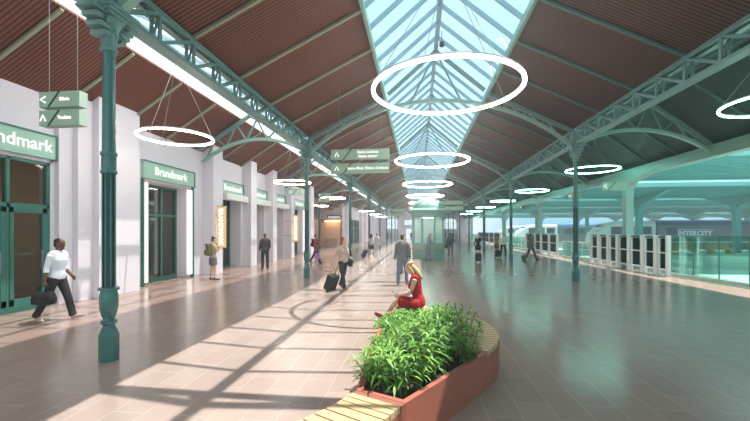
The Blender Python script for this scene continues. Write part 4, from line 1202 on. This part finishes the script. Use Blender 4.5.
# ---------------------------------------------------------------- things people carry
def suitcase(label, loc, rz, tilt=0, w=.36, h=.52, d=.23, m=None, handle_up=.42, group='rolling suitcases'):
    t = thing('suitcase', label, 'suitcase', loc, rz, group); t.rotation_euler = (R(tilt), 0, rz)
    m = m or M['black']
    MB().box((-w/2, -d/2, .06), (w/2, d/2, .06+h)).build('shell', m, t, bevel=.03)
    MB().box((-w/2+.04, -d/2-.02, .1), (w/2-.04, -d/2, .06+h*.55)).build('front_pocket', m, t, bevel=.01)
    for s in (-1, 1):
        MB().tube([(s*w*.38-.02, d*.3, .035), (s*w*.38+.02, d*.3, .035)], .035, 14).build('wheel', M['black'], t)
    MB().tube([(-w*.25, d*.35, .06+h), (-w*.25, d*.35, .06+h+handle_up), (w*.25, d*.35, .06+h+handle_up), (w*.25, d*.35, .06+h)], .011, 8).build('pull_handle', M['black'], t)
    MB().tube([(-.08, 0, .06+h), (-.07, 0, .1+h), (.07, 0, .1+h), (.08, 0, .06+h)], .01, 8).build('grip', M['black'], t)
    return t
def bag(label, loc, rz, w, h, d, rgb, strap, cat='bag', name='handbag', group=None):
    """loc is where the strap is held"""
    t = thing(name, label, cat, loc, rz, group); m = fabric(rgb, .6)
    z = -strap
    n = 12; vs = []; rings = []
    for f, wx, wy in ((0, .86, .7), (.08, .98, 1), (.5, 1, 1), (.85, .92, .72), (1, .84, .4)):
        c = Vector((0, 0, z-h+h*f)); vs += [c+Vector((wx*w/2*sgnp(math.cos(2*PI*k/n)), wy*d/2*sgnp(math.sin(2*PI*k/n)), 0)) for k in range(n)]
    m_ = 5
    fs = [(n*i+k, n*i+(k+1) % n, n*(i+1)+(k+1) % n, n*(i+1)+k) for i in range(m_-1) for k in range(n)]+[tuple(range(n))[::-1], tuple(n*(m_-1)+k for k in range(n))]
    MB().add(vs, fs).build('pouch', m, t, True, 50)
    for s in (-1, 1):
        MB().tube([(-w*.28, s*d*.2, z-h*.12), (-w*.24, s*d*.15, z*.4), (0, 0, 0), (w*.24, s*d*.15, z*.4), (w*.28, s*d*.2, z-h*.12)], .009, 7).build('strap', m, t, True)
    MB().box((-w*.3, -d*.42, z-h*.72), (w*.3, -d*.36-.04, z-h*.3)).build('pocket', m, t, bevel=.008)
    return t
def sgnp(v): return math.copysign(abs(v)**.45, v)
def backpack(label, J, face, rgb, k=1.0):
    t = thing('backpack', label, 'backpack', J['back'], R(face)); m = fabric(rgb, .7)
    b = MB().box((-.15*k, -.1*k, -.26*k), (.15*k, .09*k, .2*k)); b.build('pack', m, t, bevel=.05)
    MB().box((-.11*k, -.16*k, -.23*k), (.11*k, -.09*k, -.02*k)).build('front_pocket', m, t, bevel=.025)
    MB().box((-.14*k, -.12*k, .14*k), (.14*k, .06*k, .22*k)).build('flap', m, t, bevel=.03)
    for s in (-1, 1):
        MB().sweep([(s*.1*k, .07*k, .16*k), (s*.105*k, .12*k, .235*k), (s*.11*k, .22*k, .225*k), (s*.115*k, .31*k, .12*k), (s*.13*k, .29*k, -.08*k), (s*.14*k, .08*k, -.2*k)], .035*k, .012*k, (1, 0, 0)).build('strap', m, t)
    return t
def G(px, py): v = ground(px, py); return (v.x, v.y)
# man with the holdall by the first shop
p = G(57, 321)
j = person('man in white shirt and dark trousers striding past the teal doors with a holdall', p, -78, h=1.76, skin='dark', top=(232, 232, 240), top_len='roll', bottom=(58, 52, 56), shoes=(186, 160, 150), hair=(30, 24, 22), hair_kind='shaved',
           legs=((-17, 2, 12), (19, 2, 5)), arms=((-9, 8, 10, 0), (-4, 8, 48, 10)), head=(-4, 2), lean=3, detail=2)
h = j['hand'][0]
bag('black holdall carried by the man in the white shirt', (h.x, h.y, h.z), R(-78+90),   .42, .26, .22, (34, 32, 36), .13, 'bag', 'holdall')
# woman with a backpack at the second shop
p = G(213, 280.5)
j = person('woman in grey skirt with hair bun standing before the first lit blade sign', p, -38, h=1.66, top=(196, 176, 150), top_len='short', bottom=(112, 116, 124), bottom_kind='skirt', shoes=(70, 62, 58), hair=(92, 58, 42), hair_kind='bun', female=True,
           legs=((3, 3, 2), (-2, 3, 2)), arms=((20, 8, 95, 30), (20, 8, 95, 30)), head=(0, 12), detail=1)
backpack('khaki backpack on the woman in the grey skirt', j, -38, (112, 104, 70))
# man in the dark suit
p = G(265, 269.5)
person('man in dark suit standing with his back to us, facing the shops', p, 35, h=1.76, skin='mid', top=(66, 62, 70), bottom=(58, 54, 62), shoes=(34, 30, 32), hair=(110, 84, 72), hair_kind='shaved', jacket=True, legs=((2, 3, 2), (-2, 3, 2)), arms=((8, 10, 35, 15), (8, 10, 35, 15)), detail=1)
# man in the red sweater
p = G(316, 263.5)
j = person('man in red sweater and dark trousers walking past the second column', p, -80, h=1.74, skin='mid', top=(168, 70, 66), bottom=(78, 74, 84), shoes=(40, 36, 36), hair=(40, 32, 30), legs=((20, 2, 8), (-18, 2, 16)), arms=((-8, 8, 20, 0), (18, 6, 30, 10)), detail=1)
backpack('dark backpack on the man in the red sweater', j, -80, (56, 40, 46))
h = j['hand'][0]; bag('lilac shopping bag held by the man in the red sweater', (h.x+.12, h.y-.05, h.z), R(10), .32, .34, .14, (176, 128, 186), .16, 'bag', 'shopping_bag')
# woman pulling a suitcase
p = G(343, 289.5)
j = person('red-haired woman in beige blouse and charcoal trousers pulling a black suitcase', p, -128, h=1.70, top=(206, 178, 164), bottom=(56, 56, 62), shoes=(168, 92, 66), hair=(150, 80, 48), hair_kind='long', female=True, legs=((16, 2, 4), (-13, 2, 12)), arms=((-24, 16, 10, 0), (10, 12, 40, 10)), head=(6, 4), detail=2)
h = j['hand'][0]
s = G(329, 291)
suitcase('black suitcase tilted behind the red-haired woman', (s[0]-.02, s[1]+.02, 0), R(-118), -24, .38, .52, .24, handle_up=.38)
h = j['hand'][1]; bag('dark shoulder bag on the red-haired woman', (j['root'].location.x+.25, j['root'].location.y+.02, 1.30), R(-70), .30, .24, .13, (40, 40, 56), .30)
# walking pair by the third column
p = G(371.2, 257); j = person('woman with long dark hair and short black skirt walking with a suitcase', p, -35, h=1.68, top=(214, 206, 204), bottom=(48, 46, 50), bottom_kind='skirt', shoes=(150, 110, 96), hair=(58, 44, 40), hair_kind='long', female=True, legs=((14, 2, 6), (-12, 2, 10)), arms=((-22, 10, 8, 0), (-22, 10, 8, 0)), detail=0)
s = G(362.5, 257.5); suitcase('black suitcase trailing the woman in the short black skirt', (s[0], s[1], 0), R(-60), -28, .38, .52, .24)
p = G(377.2, 257); person('person in pale jacket and light trousers walking beside the dark-haired woman', p, -35, h=1.74, top=(196, 192, 200), bottom=(190, 190, 198), shoes=(190, 180, 176), hair=(150, 112, 88), legs=((-15, 2, 10), (18, 2, 6)), detail=0, jacket=True)
# man in the grey jacket and the one he talks to
p = G(402.5, 285); j = person('man in grey bomber jacket and blue jeans seen from behind', p, -4, h=1.77, top=(116, 118, 118), bottom=(112, 122, 148), shoes=(160, 130, 116), hair=(84, 66, 56), jacket=True, legs=((3, 5, 2), (-3, 5, 2)), arms=((6, 12, 26, 20), (4, 10, 10, 0)), head=(-22, 3), detail=2)
p = G(404.5, 274); person('person in pale top half hidden in front of the man in the grey jacket', p, 170, h=1.66, top=(204, 190, 184), bottom=(120, 124, 140), hair=(176, 134, 108), hair_kind='bob', female=True, legs=((2, 3, 2), (-2, 3, 2)), detail=1)
# woman in red on the bench
ws = Vector((.02, 7.04))
j = person('blonde woman in a red dress sitting on the bench end looking at her phone', (ws.x, ws.y), 86, h=1.70, top=(178, 38, 40), top_len='none', bottom=(178, 38, 40), bottom_kind='dress', shoes=(160, 34, 44), hair=(190, 156, 116), hair_kind='long', female=True,
           legs=((86, 3, 80), (101, -7, 66)), arms=((22, 4, 62, 22), (26, 4, 62, 22)), lean=10, head=(-8, 26), sit=ZB+.012, detail=2)
h = (j['hand'][0]+j['hand'][1])/2
ph = MB().box((-.036, -.005, -.075), (.036, .005, .075)).build('phone', M['black'], None, bevel=.004); MB().box((-.032, -.0065, -.068), (.032, -.0045, .068)).build('screen', mat('phone_screen', (190, 200, 210), .2), ph)
ph.location = h+Vector((-.03, .01, .05)); ph.rotation_euler = (R(-40), 0, R(86)); tag(ph, 'dark phone in the hands of the woman in red', 'phone')
# around the kiosk
p = G(428.3, 260); person('man in grey jacket leaning at the kiosk counter', p, -65, h=1.74, skin='mid', top=(134, 142, 142), bottom=(132, 140, 156), shoes=(70, 72, 72), hair=(176, 150, 128), jacket=True, legs=((4, 3, 4), (-6, 3, 4)), arms=((28, 8, 55, 12), (28, 8, 55, 12)), lean=8, head=(0, 10), detail=1)
p = G(450.5, 257.3); j = person('person in dark jacket with a shoulder bag standing right of the kiosk', p, -20, h=1.73, top=(76, 84, 84), bottom=(120, 122, 124), shoes=(160, 122, 110), hair=(60, 52, 48), jacket=True, legs=((4, 2, 4), (-4, 2, 4)), arms=((14, 8, 70, 25), (4, 10, 12, 0)), detail=1)
r_ = j['root'].location; bag('dark shoulder bag of the person right of the kiosk', (r_.x-.30, r_.y-.02, 1.16), R(60), .34, .3, .14, (62, 66, 66), .22)
p = G(478, 259); j = person('blonde long-haired woman in black dress walking away with a suitcase', p, -30, h=1.70, top=(36, 40, 42), bottom=(40, 42, 46), bottom_kind='skirt', shoes=(60, 56, 56), hair=(222, 204, 178), hair_kind='long', female=True, legs=((10, 2, 4), (-8, 2, 8)), arms=((24, 6, 60, 10), (-12, 12, 6, 0)), detail=1)
s = G(478.3, 262.3); suitcase('black suitcase upright before the blonde woman in black', (s[0], s[1], 0), R(8), 0, .36, .5, .24)
p = G(496.8, 256.2); person('woman in patterned beige top beside the man in the white shirt and dark trousers', p, 20, h=1.66, top=(160, 138, 112), top_len='short', bottom=(120, 84, 70), bottom_kind='skirt', hair=(112, 84, 62), hair_kind='bob', female=True, legs=((2, 3, 2), (-2, 3, 2)), detail=1)
s = G(497.3, 257.6); suitcase('dark suitcase at the feet of the woman in the beige top', (s[0], s[1], 0), R(10), 0, .36, .5, .22)
p = G(503.3, 257.5); person('person in white shirt and dark trousers standing beside the woman in the beige top', p, 160, h=1.72, top=(212, 216, 210), bottom=(38, 46, 48), hair=(90, 70, 56), hair_kind='bob', female=True, legs=((5, 6, 2), (-5, 6, 2)), arms=((4, 8, 16, 0), (20, 8, 80, 20)), detail=1)
p = G(531, 261); j = person('man in grey-green suit striding along the gates with a rolling bag', p, -72, h=1.76, skin='mid', top=(96, 108, 98), bottom=(82, 92, 86), shoes=(50, 52, 50), hair=(88, 70, 54), jacket=True, legs=((24, 2, 6), (-20, 2, 14)), arms=((-26, 8, 8, 0), (12, 8, 60, 15)), detail=1)
s = G(522.5, 259.5); suitcase('small dark rolling bag behind the man in the grey-green suit', (s[0], s[1], 0), R(-78), -40, .34, .36, .22, handle_up=.5)
# the far end
far = [((387.6, 241.3), (150, 116, 104), 'trousers', 20, 'far person in brown beyond the third column, facing the end wall'), ((390.8, 241.2), (120, 116, 122), 'trousers', -30, 'far person in grey beside the one in brown'), ((445.2, 241.2), (70, 80, 84), 'trousers', 60, 'far person in dark clothes left of the pair near the arched end window'),
       ((453.0, 241.7), (66, 76, 78), 'trousers', 200, 'far person in dark clothes just behind the person with the shoulder bag'), ((456.4, 241.6), (150, 160, 160), 'trousers', 140, 'far person in pale top right of the one in dark clothes'), ((411.2, 241.5), (70, 72, 78), 'trousers', 0, 'far person by the doorway in the end wall')]
for (pp, c, kd, a, lab) in far:
    person(lab, G(*pp), a, h=1.74, skin='mid', top=c, bottom=(80, 84, 92), hair=(60, 48, 42), detail=0, legs=((10, 2, 5), (-8, 2, 7)))
# ================================================================ light, sky and camera
sun = bpy.data.lights.new('sun', 'SUN'); sun.energy = 8.5; sun.angle = R(.5); sun.color = (1.0, .945, .885)
so = bpy.data.objects.new('sun', sun); COL.objects.link(so)
so.rotation_euler = Vector((-.34, -.13, -1.0)).to_track_quat('-Z', 'Y').to_euler()
W = bpy.data.worlds.new('sky'); SC.world = W; W.use_nodes = True
nt = W.node_tree; N, L = nt.nodes, nt.links; N.clear()
wo = N.new('ShaderNodeOutputWorld'); bg = N.new('ShaderNodeBackground'); L.new(bg.outputs[0], wo.inputs[0])
tc = N.new('ShaderNodeTexCoord'); sp = N.new('ShaderNodeSeparateXYZ'); L.new(tc.outputs['Generated'], sp.inputs[0])
def ramp(stops):
    r = N.new('ShaderNodeValToRGB'); e = r.color_ramp.elements
    e[0].position, e[0].color = stops[0][0], lin(stops[0][1]); e[1].position, e[1].color = stops[-1][0], lin(stops[-1][1])
    for p, c in stops[1:-1]: n = e.new(p); n.color = lin(c)
    return r
up = ramp([(0.0, (232, 238, 240)), (.12, (220, 234, 240)), (.5, (198, 222, 236)), (1.0, (204, 226, 240))]); L.new(sp.outputs[2], up.inputs[0])
side = ramp([(0.0, (110, 176, 214)), (.1, (140, 214, 216)), (.6, (196, 226, 236))]); L.new(sp.outputs[2], side.inputs[0])
mr = N.new('ShaderNodeMapRange'); mr.inputs[1].default_value = 0.09; mr.inputs[2].default_value = .28; L.new(sp.outputs[0], mr.inputs[0])
mx = N.new('ShaderNodeMix'); mx.data_type = 'RGBA'; L.new(mr.outputs[0], mx.inputs[0]); L.new(up.outputs[0], mx.inputs[6]); L.new(side.outputs[0], mx.inputs[7])
L.new(mx.outputs[2], bg.inputs[0]); bg.inputs[1].default_value = 1.3
hz, nt2, N2, L2 = new_mat('hall_haze')
o2 = N2.new('ShaderNodeOutputMaterial'); vsn = N2.new('ShaderNodeVolumeScatter'); L2.new(vsn.outputs[0], o2.inputs['Volume'])
vsn.inputs['Color'].default_value = (.97, .98, 1, 1); vsn.inputs['Density'].default_value = .004; vsn.inputs['Anisotropy'].default_value = .3
hb = MB().box((-27, YB-7, -1.4), (111, 126, 9.7)).build('haze', hz); hb['kind'] = 'stuff'; hb['label'] = 'thin pale haze of sunlit air filling the hall and the platforms'; hb['category'] = 'haze'
cam = bpy.data.cameras.new('camera'); co = bpy.data.objects.new('camera', cam); COL.objects.link(co); SC.camera = co
cam.sensor_width = 36; cam.lens = FPX/750*36; cam.shift_y = (HOR-210.5)/750; cam.clip_end = 400; cam.clip_start = .05
co.location = (0, 0, EYE); co.rotation_euler = (R(90), 0, YAW)
vs = SC.view_settings; vs.view_transform = 'Standard'; vs.look = 'None'; vs.gamma = 1.0; vs.use_curve_mapping = False; vs.exposure = 0.36
SC.cycles.max_bounces = 10; SC.cycles.diffuse_bounces = 5; SC.cycles.transparent_max_bounces = 24; SC.cycles.sample_clamp_indirect = 8.0
SC.cycles.use_denoising = True
SC.cycles.use_light_tree = True
